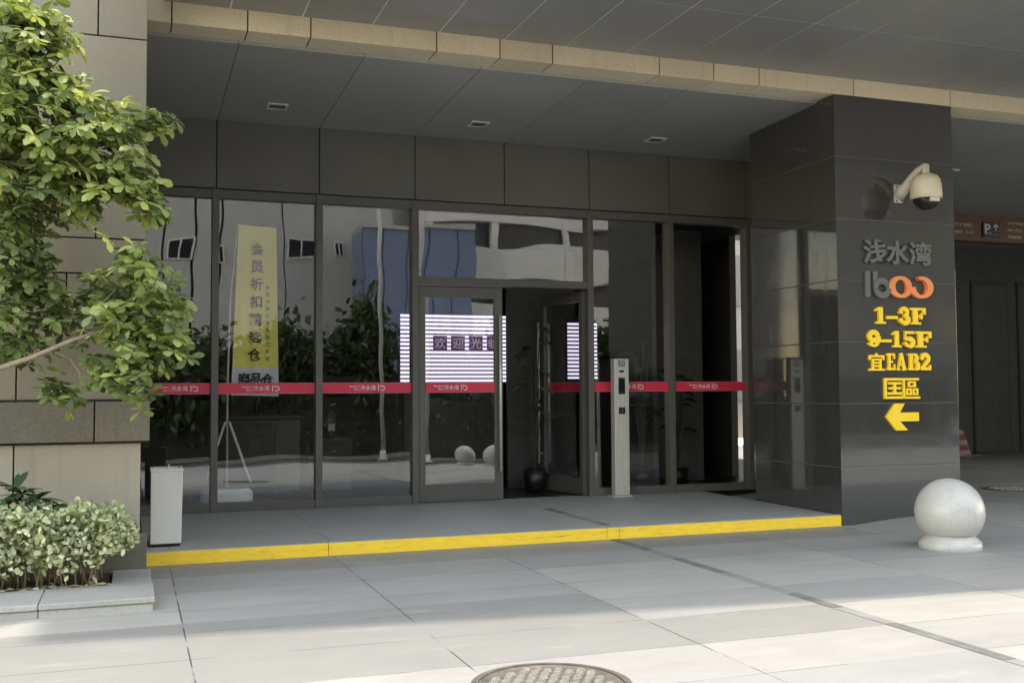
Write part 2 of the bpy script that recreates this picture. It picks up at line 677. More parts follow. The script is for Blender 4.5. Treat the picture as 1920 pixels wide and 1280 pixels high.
# yellow painted kerb along the edge of the raised pavement
kerb = thing('step_kerb', 'yellow painted step edge running along the front of the raised entrance pavement', 'kerb', (0, -3.03, GZ))
cuts = [-.60, 1.03, 3.915, 4.055, 6.822]
for a, b in zip(cuts[:-1], cuts[1:]):
    m_ = MB()
    m_.box(a+.002, b-.002, -.04, .043, 0.0, -GZ-.006, 'yellow')
    m_.box(a+.002, b-.002, -.034, .043, -GZ-.006, -GZ+.001, 'curbstone')
    m_.build('kerb_block', kerb, .004)


def drain(name, y0, y1, z, label):
    t = thing(name, label, 'drain', (3.985, (y0+y1)/2, z))
    y = y1
    k = 0
    while y > y0+.05:
        ln = min(random.choice((.55, .8, 1.0)), y-y0)
        m_ = MB()
        m_.box(-.047, .047, y-ln-(y0+y1)/2+.004, y-(y0+y1)/2-.004, -.02, .004, 'grate' if k % 2 == 0 else 'gratelight')
        m_.build('drain_cover', t)
        y -= ln
        k += 1
    return t


drain('drain_channel', -10.5, -3.08, GZ+.001, 'long narrow drain strip crossing the plaza paving in front of the step')
drain('drain_channel', -2.9, -1.2, .001, 'short dark drain strip in the raised pavement before the open door')


def manhole(x, y, z, r, label):
    t = thing('manhole_cover', label, 'manhole cover', (x, y, z))
    m_ = MB()
    m_.lathe([(r+.05, -.01), (r+.05, .006), (r+.035, .010), (r+.012, .010), (r+.01, -.01)], (0, 0, 0), 'iron', 64, False)
    m_.build('cover_frame', t)
    m_ = MB()
    m_.lathe([(r, -.012), (r, .006), (r-.02, .008), (r-.03, .004)], (0, 0, 0), 'iron', 64, False)
    q = .07
    for i in range(-8, 9):
        for j in range(-8, 9):
            px, py = i*q+(j % 2)*q/2, j*q*.85
            if math.hypot(px, py) < r-.07:
                a = random.uniform(0, 3)
                s = .022
                pts = [(px+s*1.3*math.cos(a+k), py+s*math.sin(a+k)) for k in (0, 1.2, 2.6, 3.9, 5.1)]
                vs = [(p[0], p[1], .0035) for p in pts]+[(px+(p[0]-px)*.75, py+(p[1]-py)*.75, .016) for p in pts]
                m_.raw(vs, [(5, 6, 7, 8, 9)]+[(k, (k+1) % 5, (k+1) % 5+5, k+5) for k in range(5)], 'ironworn')
    m_.build('cover_lid', t)


manhole(1.36, -7.87, GZ+.004, .375, 'round worn iron manhole cover at the bottom of the picture')
manhole(11.4, -.95, GZ+.066, .38, 'round manhole cover on the dark garage driveway behind the stone ball')

# ------------------------------------------------------------------ left stone wall and its planter
wall = thing('stone_wall', 'beige sandstone clad wall with a darker stone band behind the leafy tree', 'wall', (-2.5, -3.5, GZ))
W0 = Vector((-2.5, -3.5, GZ))


def wall_rows(rows, y, x_right, key, name):
    m_ = MB()
    lo, hi = rows[0][0], rows[-1][1]
    m_.box(-6, x_right-.004, y+.03, y+.20, lo-.012, hi+.012, 'joint')
    for z0, z1, joints in rows:
        ed = [-6]+sorted(joints)+[x_right]
        for a, b in zip(ed[:-1], ed[1:]):
            m_.box(a+.006, b-(.006 if b != x_right else 0), y, y+.06, z0+.006, z1-.006, key)
    m_.move(-W0)
    return m_.build(name, wall, .004)


wall_rows([(1.36, 2.08, [-1.62, -2.6]), (2.08, 2.42, [-1.25, -2.2]), (2.42, 2.72, [-2.0, -2.9]), (2.72, 3.55, [-1.03, -2.0]),
           (3.55, 4.45, [-1.9, -2.7]), (4.45, 5.3, [-1.03, -1.9]), (5.43, 6.2, [-1.5]), (6.2, 7.5, [-1.2])], -3.6, -.637, 'wall', 'upper_cladding')
wall_rows([(1.01, 1.355, [-1.02, -1.9, -2.8])], -3.66, -.585, 'wall_dark', 'stone_band')
wall_rows([(GZ-.05, 1.005, [-1.63, -2.7])], -3.6, -.655, 'wall_pale', 'lower_cladding')
m_ = MB()
m_.box(-1.0, -.66, -3.39, .1, GZ-.05, 7.4, 'bronze')
m_.move(-W0)
m_.build('return_wall', wall)
m_ = MB().box(-6, -.505, -3.76, -3.602, 5.31, 5.42, 'curbstone').move(-W0)  # ledge added above the view to keep sun off the stone band
m_.build('added_shade_ledge', wall)
m_ = MB()
m_.box(-6, -.60, -3.78, -3.63, GZ-.05, .25, 'wall_dark')
m_.move(-W0)
m_.build('plinth', wall, .006)

pl = thing('planter', 'low pale granite planter kerb holding the hedge beside the step', 'planter', (-1.5, -4.5, GZ))
m_ = MB()
for a, b in ((-5, -1.32), (-1.32, -.57)):
    m_.box(a+.002, b-.002, -5.10, -4.52, GZ-.05, GZ+.055, 'curbstone')
    m_.box(a+.002, b-.002+.012*(b > -1), -5.115, -4.50, GZ+.058, GZ+.10, 'curbstone')
m_.box(-.86, -.572, -4.497, -3.80, GZ-.05, GZ+.098, 'curbstone')
m_.move((1.5, 4.5, -GZ))
m_.build('kerb_stone', pl, .008)
m_ = MB()
sx, sy = 40, 12
vs = [(-5+4.12*i/sx, -4.50+.72*j/sy, GZ+.07+.02*random.random()) for j in range(sy+1) for i in range(sx+1)]
m_.raw(vs, [(j*(sx+1)+i, j*(sx+1)+i+1, (j+1)*(sx+1)+i+1, (j+1)*(sx+1)+i) for j in range(sy) for i in range(sx)], 'soil')
m_.move((1.5, 4.5, -GZ))
m_.build('soil', pl)

# ------------------------------------------------------------------ the tree leaning in from the left
tree = thing('leafy_tree', 'leafy tree with yellow green leaf tufts reaching in front of the sandstone wall', 'tree', (-2.35, -4.15, GZ+.07))
T0 = np.array(tree.location)
clumps = [(40, 30, 62, 0), (112, 62, 44, 0), (25, 105, 55, 0), (45, 170, 62, 0), (95, 130, 40, 0), (120, 185, 48, 0), (60, 240, 70, 0), (150, 240, 55, 0),
          (200, 235, 44, 0), (240, 255, 40, 0), (290, 235, 26, 0), (312, 228, 18, 0), (100, 320, 55, 0), (180, 335, 52, 0), (235, 320, 46, 0), (265, 350, 36, 0),
          (285, 385, 26, 0), (305, 400, 14, 0), (20, 290, 55, 0), (165, 380, 36, 0), (15, 220, 40, 0), (90, 400, 40, 1), (40, 440, 45, 1), (30, 395, 40, 1), (15, 500, 45, 1), (85, 480, 30, 1),
          (262, 490, 32, 0), (295, 520, 34, 0), (320, 560, 34, 0), (345, 590, 26, 0), (295, 595, 46, 0), (340, 640, 30, 0), (320, 680, 24, 0), (240, 555, 42, 1),
          (195, 540, 30, 1), (150, 595, 42, 1), (95, 590, 30, 1), (55, 540, 40, 1), (20, 585, 42, 1), (25, 645, 38, 1), (75, 650, 26, 1), (210, 690, 36, 0),
          (245, 675, 34, 0), (250, 715, 28, 0), (272, 760, 14, 0), (110, 735, 26, 1), (150, 745, 14, 1), (215, 600, 40, 0), (70, 520, 20, 1), (260, 620, 40, 0), (110, 540, 24, 1), (5, 350, 35, 1)]
parts, twigs = [], MB()
tips = []
for px, py, r, deep in clumps:
    y = (-4.25 if deep else -4.7) + random.uniform(-.12, .12)
    c = np.array(spot(px-(18 if px > 280 and py > 480 else 8), py, y))
    rm = r/1978*8.6
    nros = max(3, int((rm/.105)**2*9.5))
    for _ in range(nros):
        p = c + rng.normal(size=3)*np.array([.52, .85, .52])*rm
        if p[1] > -3.92:
            p[1] = -3.92-random.random()*.2
        tips.append((p, c, deep))
        nl = random.randint(6, 9)
        axis = np.array([random.gauss(0, .35)+.25, random.gauss(0, .3)-.35, 1.0])
        axis /= np.linalg.norm(axis)
        a = np.cross(axis, (1, 0, .1))
        a /= np.linalg.norm(a)
        b = np.cross(axis, a)
        th = np.arange(nl)*2.4+random.random()*6
        el = rng.uniform(-.35, .55, nl)
        d = (a[None]*np.cos(th)[:, None]+b[None]*np.sin(th)[:, None])*np.cos(el)[:, None]+axis[None]*np.sin(el)[:, None]
        L = rng.uniform(.06, .13, nl)*(.9 if deep else 1)
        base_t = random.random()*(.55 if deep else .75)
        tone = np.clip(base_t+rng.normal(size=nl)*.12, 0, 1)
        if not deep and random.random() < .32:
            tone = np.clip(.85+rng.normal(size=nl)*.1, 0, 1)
        parts.append(leaf_batch(np.repeat(p[None], nl, 0)+d*.012, d, np.repeat(axis[None], nl, 0)+rng.normal(size=(nl, 3))*.25, L, L*rng.uniform(.46, .62, nl), rng.uniform(.3, 1.1, nl), tones=tone))
for q in parts:
    q[0][:] -= T0
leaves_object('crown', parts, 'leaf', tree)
tr = MB()
A = [spot(-160, 900, -4.2), spot(-150, 700, -4.25), spot(-130, 480, -4.3), spot(-120, 200, -4.4), spot(-60, -60, -4.5)]
A.insert(0, Vector((A[0].x-.05, -4.15, GZ+.05)))
tr.tube([p-tree.location for p in A], [.075, .065, .06, .055, .045, .03], 'bark', 10)
B1 = [spot(-140, 730, -4.25), spot(0, 690, -4.5), spot(60, 670, -4.6), spot(130, 640, -4.65), spot(200, 615, -4.7), spot(270, 600, -4.7), spot(320, 600, -4.7)]
B2 = [spot(-125, 420, -4.3), spot(0, 358, -4.55), spot(60, 340, -4.6), spot(130, 300, -4.65), spot(230, 290, -4.7)]
B3 = [spot(-120, 260, -4.35), spot(0, 200, -4.55), spot(70, 130, -4.65), spot(110, 70, -4.7)]
B4 = [spot(150, 632, -4.65), spot(165, 600, -4.6), spot(200, 560, -4.6), spot(260, 500, -4.7)]
B5 = [spot(90, 655, -4.62), spot(130, 670, -4.55), spot(150, 700, -4.6), spot(152, 740, -4.6)]
for br, r0 in ((B1, .026), (B2, .022), (B3, .022), (B4, .010), (B5, .008)):
    k = len(br)
    tr.tube([p-tree.location for p in br], [r0*(1-.75*i/(k-1)) for i in range(k)], 'bark', 8)
for p, c, deep in tips[::2]:
    mid = (p+c)/2+rng.normal(size=3)*.02-np.array([0, 0, .03])
    tr.tube([Vector(c-T0)+Vector((-.05, .05, -.03)), Vector(mid-T0), Vector(p-T0)], [.006, .004, .0025], 'bark', 5)
tr.build('trunk', tree)


# ------------------------------------------------------------------ hedge and the broad leaved plant in the planter
hedge = thing('hedge_shrub', 'low clipped shrub of small pale variegated leaves filling the planter', 'shrub', (-1.4, -4.3, GZ+.07))
H0 = np.array(hedge.location)
nh = 9500
P_ = np.column_stack([rng.uniform(-2.6, -.70, nh), rng.uniform(-4.58, -3.98, nh), rng.uniform(0, 1, nh)])
lump = .07*np.sin(P_[:, 0]*7.3)*np.cos(P_[:, 1]*9)+.04*np.sin(P_[:, 0]*17+P_[:, 1]*11)
top = .52+lump - .22*np.clip((P_[:, 0]+.84)/.14, 0, 1)**2*1.0
z0 = .05+.25*np.clip((P_[:, 0]+.95)/.25, 0, 1)
P_[:, 2] = z0+(top-z0)*np.sqrt(P_[:, 2])*1.0
front = rng.random(nh) < .45
P_[front, 1] = -4.56+rng.normal(size=front.sum())*.035+.05*np.sin(P_[front, 0]*13+P_[front, 2]*9)
keep = ~(front & (P_[:, 2] < .22) & (rng.random(nh) < .6))
P_ = P_[keep]
nh = len(P_)
d = unit(nh)+np.array([0, -.5, .35])
nm = unit(nh)*.6+np.array([.1, -.6, .7])
Lh = rng.uniform(.03, .06, nh)
tone = np.clip(rng.normal(.45, .33, nh), 0, 1)
hp = leaf_batch(P_, d, nm, Lh, Lh*rng.uniform(.5, .8, nh), rng.uniform(0, .5, nh), widths=(.2, .75, 1.0, .85, .3), fold=.1, tones=tone)
hp[0][:] -= H0
leaves_object('foliage', [hp], 'hedgeleaf', hedge)
st = MB()
for _ in range(90):
    x, y = random.uniform(-2.5, -.92), random.uniform(-4.46, -4.1)
    t = Vector((x+random.uniform(-.12, .12), y+random.uniform(-.1, .05), random.uniform(.25, .45)))
    b = Vector((x, y, GZ+.06))
    st.tube([b-Vector(H0), (b+t)/2+Vector((random.uniform(-.03, .03), 0, 0))-Vector(H0), t-Vector(H0)], [.006, .005, .003], 'bark', 5)
st.build('stem', hedge)

bp = thing('broadleaf_plant', 'darker green lance leaved plant standing behind the pale hedge at far left', 'plant', (-1.45, -4.05, GZ+.07))
B0 = np.array(bp.location)
parts = []
stm = MB()
for px, py in ((20, 930), (70, 925), (40, 915), (95, 940), (0, 945), (60, 950), (115, 960), (30, 905)):
    p = np.array(spot(px, py+10, -4.1))
    stm.tube([Vector((p[0]*.5+B0[0]*.5, -4.05, GZ+.07))-Vector(B0), Vector(p)-Vector(B0)], [.007, .004], 'bark', 5)
    nl = 11
    th = np.arange(nl)*2.4+random.random()*6
    el = rng.uniform(-.2, .9, nl)
    d = np.column_stack([np.cos(th)*np.cos(el), np.sin(th)*np.cos(el), np.sin(el)])
    L = rng.uniform(.15, .23, nl)
    parts.append(leaf_batch(np.repeat(p[None], nl, 0), d, np.repeat(np.array([[0, 0, 1.]]), nl, 0)+rng.normal(size=(nl, 3))*.2, L, L*.3, rng.uniform(.3, 1, nl), widths=(.25, .8, 1, .7, .06)))
for q in parts:
    q[0][:] -= B0
leaves_object('foliage', parts, 'broadleaf', bp)
stm.build('stem', bp)

nd = 130
P_ = np.column_stack([rng.uniform(-2.4, -.9, nd), rng.uniform(-4.5, -4.42, nd), np.full(nd, GZ+.105)])
d = unit(nd)*np.array([1, 1, .2])
q = leaf_batch(P_, d, unit(nd)*.4+np.array([0, -.3, 1.]), rng.uniform(.05, .09, nd), rng.uniform(.025, .04, nd), rng.uniform(0, .8, nd))
lit = leaves_object('leaf_litter', [q], 'dryleaf', None)
struct(lit, 'stuff')
lit['label'] = 'dry curled leaves lying on the soil under the hedge'

# ------------------------------------------------------------------ ceiling, beam and canopy
so_ = thing('soffit', 'grey panelled ceiling over the entrance recess with fine dark joints', 'ceiling', (4, -1.3, 4.72))
m_ = MB()
jx = [-.66, .21, 1.44, 2.67, 3.90, 5.10, 6.33, 7.56, 8.8, 10.6, 12.6, 14.6, 17, 20, 24, 30]
z_ = lambda y: 4.70 + .075*(-y/2.7)
for a, b in zip(jx[:-1], jx[1:]):
    for y0, y1 in ((-2.75, 0.0),) if b < 8.9 else ((-2.75, 0.), (0., 3.4), (3.4, 7.)):
        vs = [(x, y, z) for (y, dz) in ((y0, 0), (y1, 0)) for x in (a+.003, b-.003) for z in (z_(min(y, 0)), 4.9)]
        m_.raw(vs, [(0, 2, 3, 1), (4, 5, 7, 6), (0, 4, 6, 2), (1, 3, 7, 5), (0, 1, 5, 4), (2, 6, 7, 3)], 'soffit')
m_.box(-.66, 30, -2.75, 7., 4.87, 5.1, 'joint')
m_.move((-4, 1.3, -4.72))
m_.build('ceiling_panel', so_)

bm_ = thing('stone_beam', 'long sandstone clad beam along the front edge of the soffit', 'beam', (5, -2.9, 4.8))
m_ = MB()
bj = [-.66, -.42, .26, .85, 2.10, 2.77, 3.35, 4.59, 5.26, 5.84, 7.11, 8.51, 9.8, 11.2, 12.6, 14, 16, 18, 20, 24, 30]
for a, b in zip(bj[:-1], bj[1:]):
    m_.box(a+.006, b-.006, -3.07, -2.752, 4.806, 5.02, 'beamstone')
m_.box(-.66, 30, -3.055, -2.756, 4.82, 5.19, 'joint')
m_.move((-5, 2.9, -4.8))
m_.build('beam_cladding', bm_, .004)

cn = thing('canopy', 'dark grey metal canopy ceiling with pale seams overhanging the plaza', 'canopy', (8, -5, 5.0))
m_ = MB()
cx = [-.50, .1, .77, 1.45, 2.13, 2.82]+[round(3.5+.685*i, 3) for i in range(39)]
edge = lambda x: -5.86-.125*x
for a, b in zip(cx[:-1], cx[1:]):
    for y1, y0 in ((-3.072, -4.5), (-4.5, None)):
        a2, b2 = a+.007, b-.007
        ya, yb = (y0, y0) if y0 else (edge(a2), edge(b2))
        if y0:
            ya = yb = y0+.009
        vs = [(a2, ya, 5.0), (b2, yb, 5.0), (b2, y1-.004, 5.0), (a2, y1-.004, 5.0)]
        vs += [(v[0], v[1], 5.05) for v in vs]
        m_.raw(vs, [(0, 3, 2, 1), (4, 5, 6, 7), (0, 1, 5, 4), (1, 2, 6, 5), (2, 3, 7, 6), (3, 0, 4, 7)], 'canopy')
xe = cx[-1]
vs = [(-.50, edge(-.50)-.05, 5.005), (xe, edge(xe)-.05, 5.005), (xe, -3.076, 5.005), (-.50, -3.076, 5.005)]
vs += [(v[0], v[1], 5.3) for v in vs]
m_.raw(vs, [(0, 3, 2, 1), (4, 5, 6, 7), (0, 1, 5, 4), (1, 2, 6, 5), (2, 3, 7, 6), (3, 0, 4, 7)], 'canopy_seam')
m_.move((-8, 5, -5))
m_.build('canopy_panel', cn)

lamps = [(.82, -.81), (3.28, -.78), (5.75, -.74), (10.9, -.4)]
ll = ['unlit square recessed downlight in the soffit above the yellow banner', 'unlit square recessed downlight in the soffit above the doors',
      'unlit square recessed downlight in the soffit nearest the left of the black pillar', 'unlit square recessed downlight in the garage ceiling right of the black pillar']
dl = thing('ceiling_light', ll[0], 'ceiling light', (0, 0, 0), 'recessed downlights in the soffit')
m_ = MB()
s, t = .115, .092
for a in ((-s, s, -s, -t), (-s, s, t, s), (-s, -t, -t, t), (t, s, -t, t)):
    m_.box(*a, -.008, .012, 'white')
m_.build('light_frame', dl)
MB().box(-t, t, -t, t, -.001, .02, 'downlight').build('diffuser', dl)
for i, (x, y) in enumerate(lamps):
    o = dl if i == 0 else copy_tree(dl)
    o.location = (x, y, z_(min(0, y))-.004)
    o['label'] = ll[i]

uf = thing('upper_storeys', 'storeys of the building rising above the canopy', 'building', (10, -2.9, 5.3))
m_ = MB().box(-10.45, 20, -.15, 6, 0.02, 18, 'bronze')
m_.build('wall', uf)
for i in range(10):
    for j in range(5):
        MB().box(-9.6+3*i, -7.6+3*i, -.2, -.151, 1.2+3.4*j, 3.2+3.4*j, 'windowdark').build('window', uf)

# ------------------------------------------------------------------ the glazed shop front
sf = thing('glass_storefront', 'glazed entrance front with dark bronze frames, fascia panels and red film stripes', 'storefront', (3.5, 0, 0))
S0 = Vector((3.5, 0, 0))
MX = [.197, 1.439, 2.662, 5.101, 6.328, 7.583]
m_ = MB()
fx = [-.66]+[.205, 1.44, 2.665, 3.88, 5.105, 6.33, 7.57, 8.8]
m_.box(-.66, 8.8, .02, .12, 3.862, 4.74, 'joint')
for a, b in zip(fx[:-1], fx[1:]):
    MB_ = MB().box(a+.006, b-.006, -.035, .018, 3.875, 4.735, 'bronze').move(-S0)
    MB_.build('fascia_panel', sf, .003)
m_.move(-S0)
m_.build('fascia_backing', sf)
for x in MX:
    z1 = 3.86
    MB().box(x-.042, x+.042, -.07, .10, 0, z1, 'frame').move(-S0).build('mullion', sf, .004)
bays = [(-.66, .155), (.239, 1.397), (1.481, 2.62), (5.143, 6.286), (6.37, 7.541), (7.625, 8.8)]
for a, b in bays+[(2.704, 5.059)]:
    MB().box(a, b, -.055, .09, 3.755, 3.858, 'frame').move(-S0).build('rail', sf, .003)
MB().box(2.704, 5.059, -.055, .09, 2.785, 2.885, 'frame').move(-S0).build('rail', sf, .003)
for a, b in bays:
    MB().box(a, b, -.055, .09, .002, .105, 'frame').move(-S0).build('rail', sf, .003)


def pane_mesh(x0, x1, z0, z1, y, seed, key='glass', th=.010, tilt=.012, wav=.0045):
    nx, nz = 14, 40
    r = random.Random(seed)
    ph = [r.uniform(0, 6.3) for _ in range(6)]
    a = [r.uniform(.6, 1.2) for _ in range(3)]

    def d(x, z):
        v = -max(0, 1.45-z)*tilt
        v += wav*.13*a[0]*math.sin(z*4.6+ph[0]+.6*math.sin(x*1.5+ph[1]))
        v += wav*.11*a[1]*math.sin(x*5.2+ph[2]+z*.8)
        v += wav*.05*a[2]*math.sin(z*9.5+x*3+ph[4])
        return v
    m_ = MB()
    vs = []
    for s_ in (0, th):
        for j in range(nz+1):
            for i in range(nx+1):
                x, z = x0+(x1-x0)*i/nx, z0+(z1-z0)*j/nz
                vs.append((x, y+d(x, z)+s_, z))
    k, o = nx+1, (nx+1)*(nz+1)
    fs = [(j*k+i, j*k+i+1, (j+1)*k+i+1, (j+1)*k+i) for j in range(nz) for i in range(nx)]
    fs += [tuple(o+q for q in reversed(f)) for f in fs]
    m_.raw(vs, fs, key, True)
    rim = [(i, i+1, o+i+1, o+i) for i in range(nx)] + [(nz*k+i, o+nz*k+i, o+nz*k+i+1, nz*k+i+1) for i in range(nx)]
    rim += [(j*k, o+j*k, o+(j+1)*k, (j+1)*k) for j in range(nz)] + [(j*k+nx, (j+1)*k+nx, o+(j+1)*k+nx, o+j*k+nx) for j in range(nz)]
    m_.raw(vs, rim, key)                        # the rim has corners of its own, so the faces stay flat to their edges
    return m_


def stripe_mesh(x0, x1, y, xt):
    m_ = MB()
    m_.box(x0, x1, y-.003, y, 1.408, 1.522, 'red')
    m_.box(x0, x1, y-.0032, y, 1.5225, 1.532, 'pinkline')
    m_.box(x0, x1, y-.0032, y, 1.398, 1.4075, 'pinkline')
    if xt is not None:
        yt = y-.0055
        put_text(m_, 'Repulse', xt, 1.474, yt, 'white', .034, .002, .0006, 'RIGHT')
        put_text(m_, 'Bay', xt, 1.436, yt, 'white', .034, .002, .0006, 'RIGHT')
        m_.box(xt+.012, xt+.016, yt, yt+.003, 1.427, 1.502, 'white')
        put_text(m_, '浅水湾', 0, 0, yt, 'white', .07, .002, .001, 'LEFT', fit=(xt+.03, xt+.225, 1.433, 1.498))
        m_.box(xt+.255, xt+.266, yt, yt+.003, 1.428, 1.503, 'white')
        m_.box(xt+.279, xt+.290, yt, yt+.003, 1.440, 1.503, 'white')
        ring = []
        for q in range(24):
            a0 = 2*math.pi*q/24
            ring.append((math.cos(a0), math.sin(a0)))
        cx_, cz_ = xt+.311, 1.461
        vs = [(cx_+.033*c, yt, cz_+.033*s_) for c, s_ in ring]+[(cx_+.021*c, yt, cz_+.021*s_) for c, s_ in ring]
        m_.raw(vs, [(q, (q+1) % 24, 24+(q+1) % 24, 24+q) for q in range(24)], 'white')
    return m_


txt_at = [-.27+.0, .70, 1.95, 5.45, 6.76, None]
for i, (a, b) in enumerate(bays):
    o = pane_mesh(a-.008, b+.008, .098, 3.762, .012, 11+i).move(-S0).build('glass_pane', sf)
    xt = {0: -.33, 1: .62, 2: 1.93, 3: 5.56, 4: 6.72, 5: None}[i]
    stripe_mesh(a+.002, b-.002, -.016, xt).move(-S0).build('film_stripe', o)
pane_mesh(2.696, 5.066, 2.879, 3.761, .012, 31, wav=.007).move(-S0).build('glass_pane', sf)


def door_parts(parent, seed, text, handle_y):
    Wd, Hd = 1.13, 2.765
    fr = MB()
    y0, y1 = -.028, .028
    fr.box(0, .085, y0, y1, .012, Hd, 'frame')
    fr.box(Wd-.11, Wd, y0, y1, .012, Hd, 'frame')
    fr.box(.0855, Wd-.1105, y0+.001, y1-.001, .012, .235, 'frame')
    fr.box(.0855, Wd-.1105, y0+.001, y1-.001, Hd-.14, Hd, 'frame')
    fr.build('door_frame', parent, .003)
    pane_mesh(.078, Wd-.103, .228, Hd-.133, -.002, seed, 'doorglass', tilt=.017, wav=.004).build('door_glass', parent)
    stripe_mesh(.088, Wd-.113, -.0285, text).build('film_stripe', parent)
    hd = MB()
    for s_ in handle_y:
        yy = s_*.085
        hd.tube([(Wd-.05, yy, .38), (Wd-.05, yy, 2.40)], .018, 'steel', 12)
        for z in (.52, 2.1):
            hd.tube([(Wd-.05, s_*.026, z), (Wd-.05, yy, z)], .011, 'steel', 8)
    hd.build('door_handle', parent)


dr = thing('glass_door', 'closed glass door leaf with bronze frame and red stripe in front of the lit screen', 'door', (2.715, 0, 0))
door_parts(dr, 41, .30, (-1, 1))
dr2 = thing('glass_door', 'open glass door leaf swung inward with two upright steel bar handles', 'door', (5.035, .03, 0), rz=R(180-81))
door_parts(dr2, 42, .30, (-1, 1))

# ------------------------------------------------------------------ inside
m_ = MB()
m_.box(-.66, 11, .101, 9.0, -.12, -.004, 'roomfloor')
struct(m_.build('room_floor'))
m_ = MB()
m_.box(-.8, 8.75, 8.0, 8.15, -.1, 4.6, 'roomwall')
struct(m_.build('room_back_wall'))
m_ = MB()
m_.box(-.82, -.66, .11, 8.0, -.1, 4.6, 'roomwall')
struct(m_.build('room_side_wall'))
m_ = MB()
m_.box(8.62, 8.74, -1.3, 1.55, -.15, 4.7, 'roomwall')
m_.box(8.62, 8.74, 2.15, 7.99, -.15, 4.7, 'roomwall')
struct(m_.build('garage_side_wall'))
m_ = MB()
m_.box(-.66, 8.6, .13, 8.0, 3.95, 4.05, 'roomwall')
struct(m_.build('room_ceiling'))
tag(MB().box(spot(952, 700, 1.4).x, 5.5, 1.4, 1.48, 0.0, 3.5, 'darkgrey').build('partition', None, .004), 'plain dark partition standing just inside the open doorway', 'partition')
tag(MB().box(spot(1262, 700, 1.6).x, spot(1318, 700, 1.6).x, 1.6, 2.3, 0, 3.94, 'columnpaint').build('column', None, .01), 'square grey column inside behind the right hand panes', 'column')
cb = thing('cabinet', 'grey green cabinet standing inside behind the banner foot', 'cabinet', (1.05, 2.2, 0))
m_ = MB().box(-.55, .45, -.3, .3, 0, 1.05, 'roomwall')
m_.box(.1, .45, -.32, -.301, .02, 1.03, 'cabinet')
m_.build('cabinet_body', cb, .01)
MB().box(-.6, .5, -.36, .32, 1.05, 1.09, 'cabinet').build('cabinet_top', cb, .01)

fe = thing('fire_extinguisher', 'small pale fire extinguisher box standing inside right of the cabinet', 'fire extinguisher', (2.02, 2.4, .75))
MB().lathe([(.02, 0), (.07, 0.02), (.07, .32), (.04, .38), (.022, .42)], (0, 0, 0), 'darkgrey', 20).build('cylinder_body', fe)
MB().box(-.05, .05, -.075, -.068, .1, .2, 'fadedwhite').build('paper_tag', fe)
MB().tube([(0, 0, .42), (-.02, 0, .47), (.07, 0, .49)], .012, 'satin').build('valve', fe)
tag(MB().box(1.75, 2.3, 2.2, 2.7, 0, .752, 'roomwall').build('side_table', None, .01), 'low dark box table carrying the fire extinguisher inside', 'table')

# large leaved house plant by the doorway
hp_ = thing('house_plant', 'dark large leaved pot plant just inside the doorway', 'plant', (4.62, .85, 0))
MB().lathe([(.12, 0), (.17, .32), (.155, .32), (.14, .28)], (0, 0, 0), 'black', 24).build('pot', hp_)
parts = []
stt = MB()
for z, a, L in ((2.05, 1.7, .46), (1.95, 3.6, .45), (1.7, 0.4, .46), (1.5, 2.6, .44), (1.2, 4.6, .42), (1.1, 5.9, .40), (2.15, .3, .5), (1.9, 2.2, .45), (1.75, 4.1, .48), (1.45, 5.3, .4), (1.3, 1.0, .42), (1.05, 3.2, .4), (2.3, 5.0, .42), (1.6, 3.4, .4)):
    p = np.array([[.10*math.cos(a), .07*math.sin(a), z]])
    dd = np.array([[math.cos(a)*.7, math.sin(a)*.5, .15]])
    parts.append(leaf_batch(p, dd, np.array([[0, -.5, 1.]]), np.array([L*.55]), np.array([L*.33]), np.array([1.3]), widths=(.2, .8, 1, .7, .06)))
    stt.tube([(0, 0, .28), (.04*math.cos(a), .03*math.sin(a), z*.6), tuple(p[0])], [.012, .009, .006], 'darkbark', 6)
leaves_object('foliage', parts, 'streetleaf', hp_)
stt.build('stem', hp_)

for x_, y_, sc_, lab in ((6.25, .75, .92, 'dark pot plant inside behind the pane right of the access post'), (6.95, .95, .80, 'dark pot plant inside in front of the grey column')):
    o = copy_tree(hp_)
    o.location = (x_, y_, 0)
    o.scale = (sc_*1.25, sc_*1.25, sc_)
    o.rotation_euler = (0, 0, 1.3*x_)
    o['label'] = lab
    o['group'] = 'pot plants in the lobby'
hp_['group'] = 'pot plants in the lobby'

# lit screen of the lobby
led = thing('led_screen', 'bright LED screen with pale violet lines and dark characters behind the doors', 'screen', (4.12, 3.0, 2.085))
MB().box(-.93, .93, .01, .12, -.55, .55, 'black').build('screen_housing', led)
m_ = MB()
for i in range(17):
    z = -.52+.0637*i
    m_.box(-.905, .905, 0, .009, z, z+.040, 'led_on')
m_.build('screen_lines', led)
m_ = MB()
for i, ch in enumerate('欢迎光临'):
    c_ = spot(825+33.5*i, 643.5, 3.0)
    x, zc_ = c_.x-4.12, c_.z-2.085
    m_.box(x-.115, x+.115, -.004, -.001, zc_-.12, zc_+.12, 'led_dim')
    put_text(m_, ch, 0, 0, -.009, 'led_mid', .2, .003, .0, 'LEFT', fit=(x-.085, x+.085, zc_-.085, zc_+.085))
m_.build('screen_characters', led)
xa, xb = spot(1064, 600, 1.36).x, spot(1119, 600, 1.36).x
led2 = thing('led_screen', 'narrow upright LED panel with pale dashes seen past the open door leaf', 'screen', ((xa+xb)/2, 1.36, 2.02))
MB().box(-(xb-xa)/2-.02, (xb-xa)/2+.02, .01, .039, -.47, .47, 'black').build('screen_housing', led2)
m_ = MB()
for i in range(15):
    z = -.43+.057*i
    m_.box(-(xb-xa)/2, (xb-xa)/2, 0, .009, z, z+.032, 'led_on')
m_.build('screen_lines', led2)
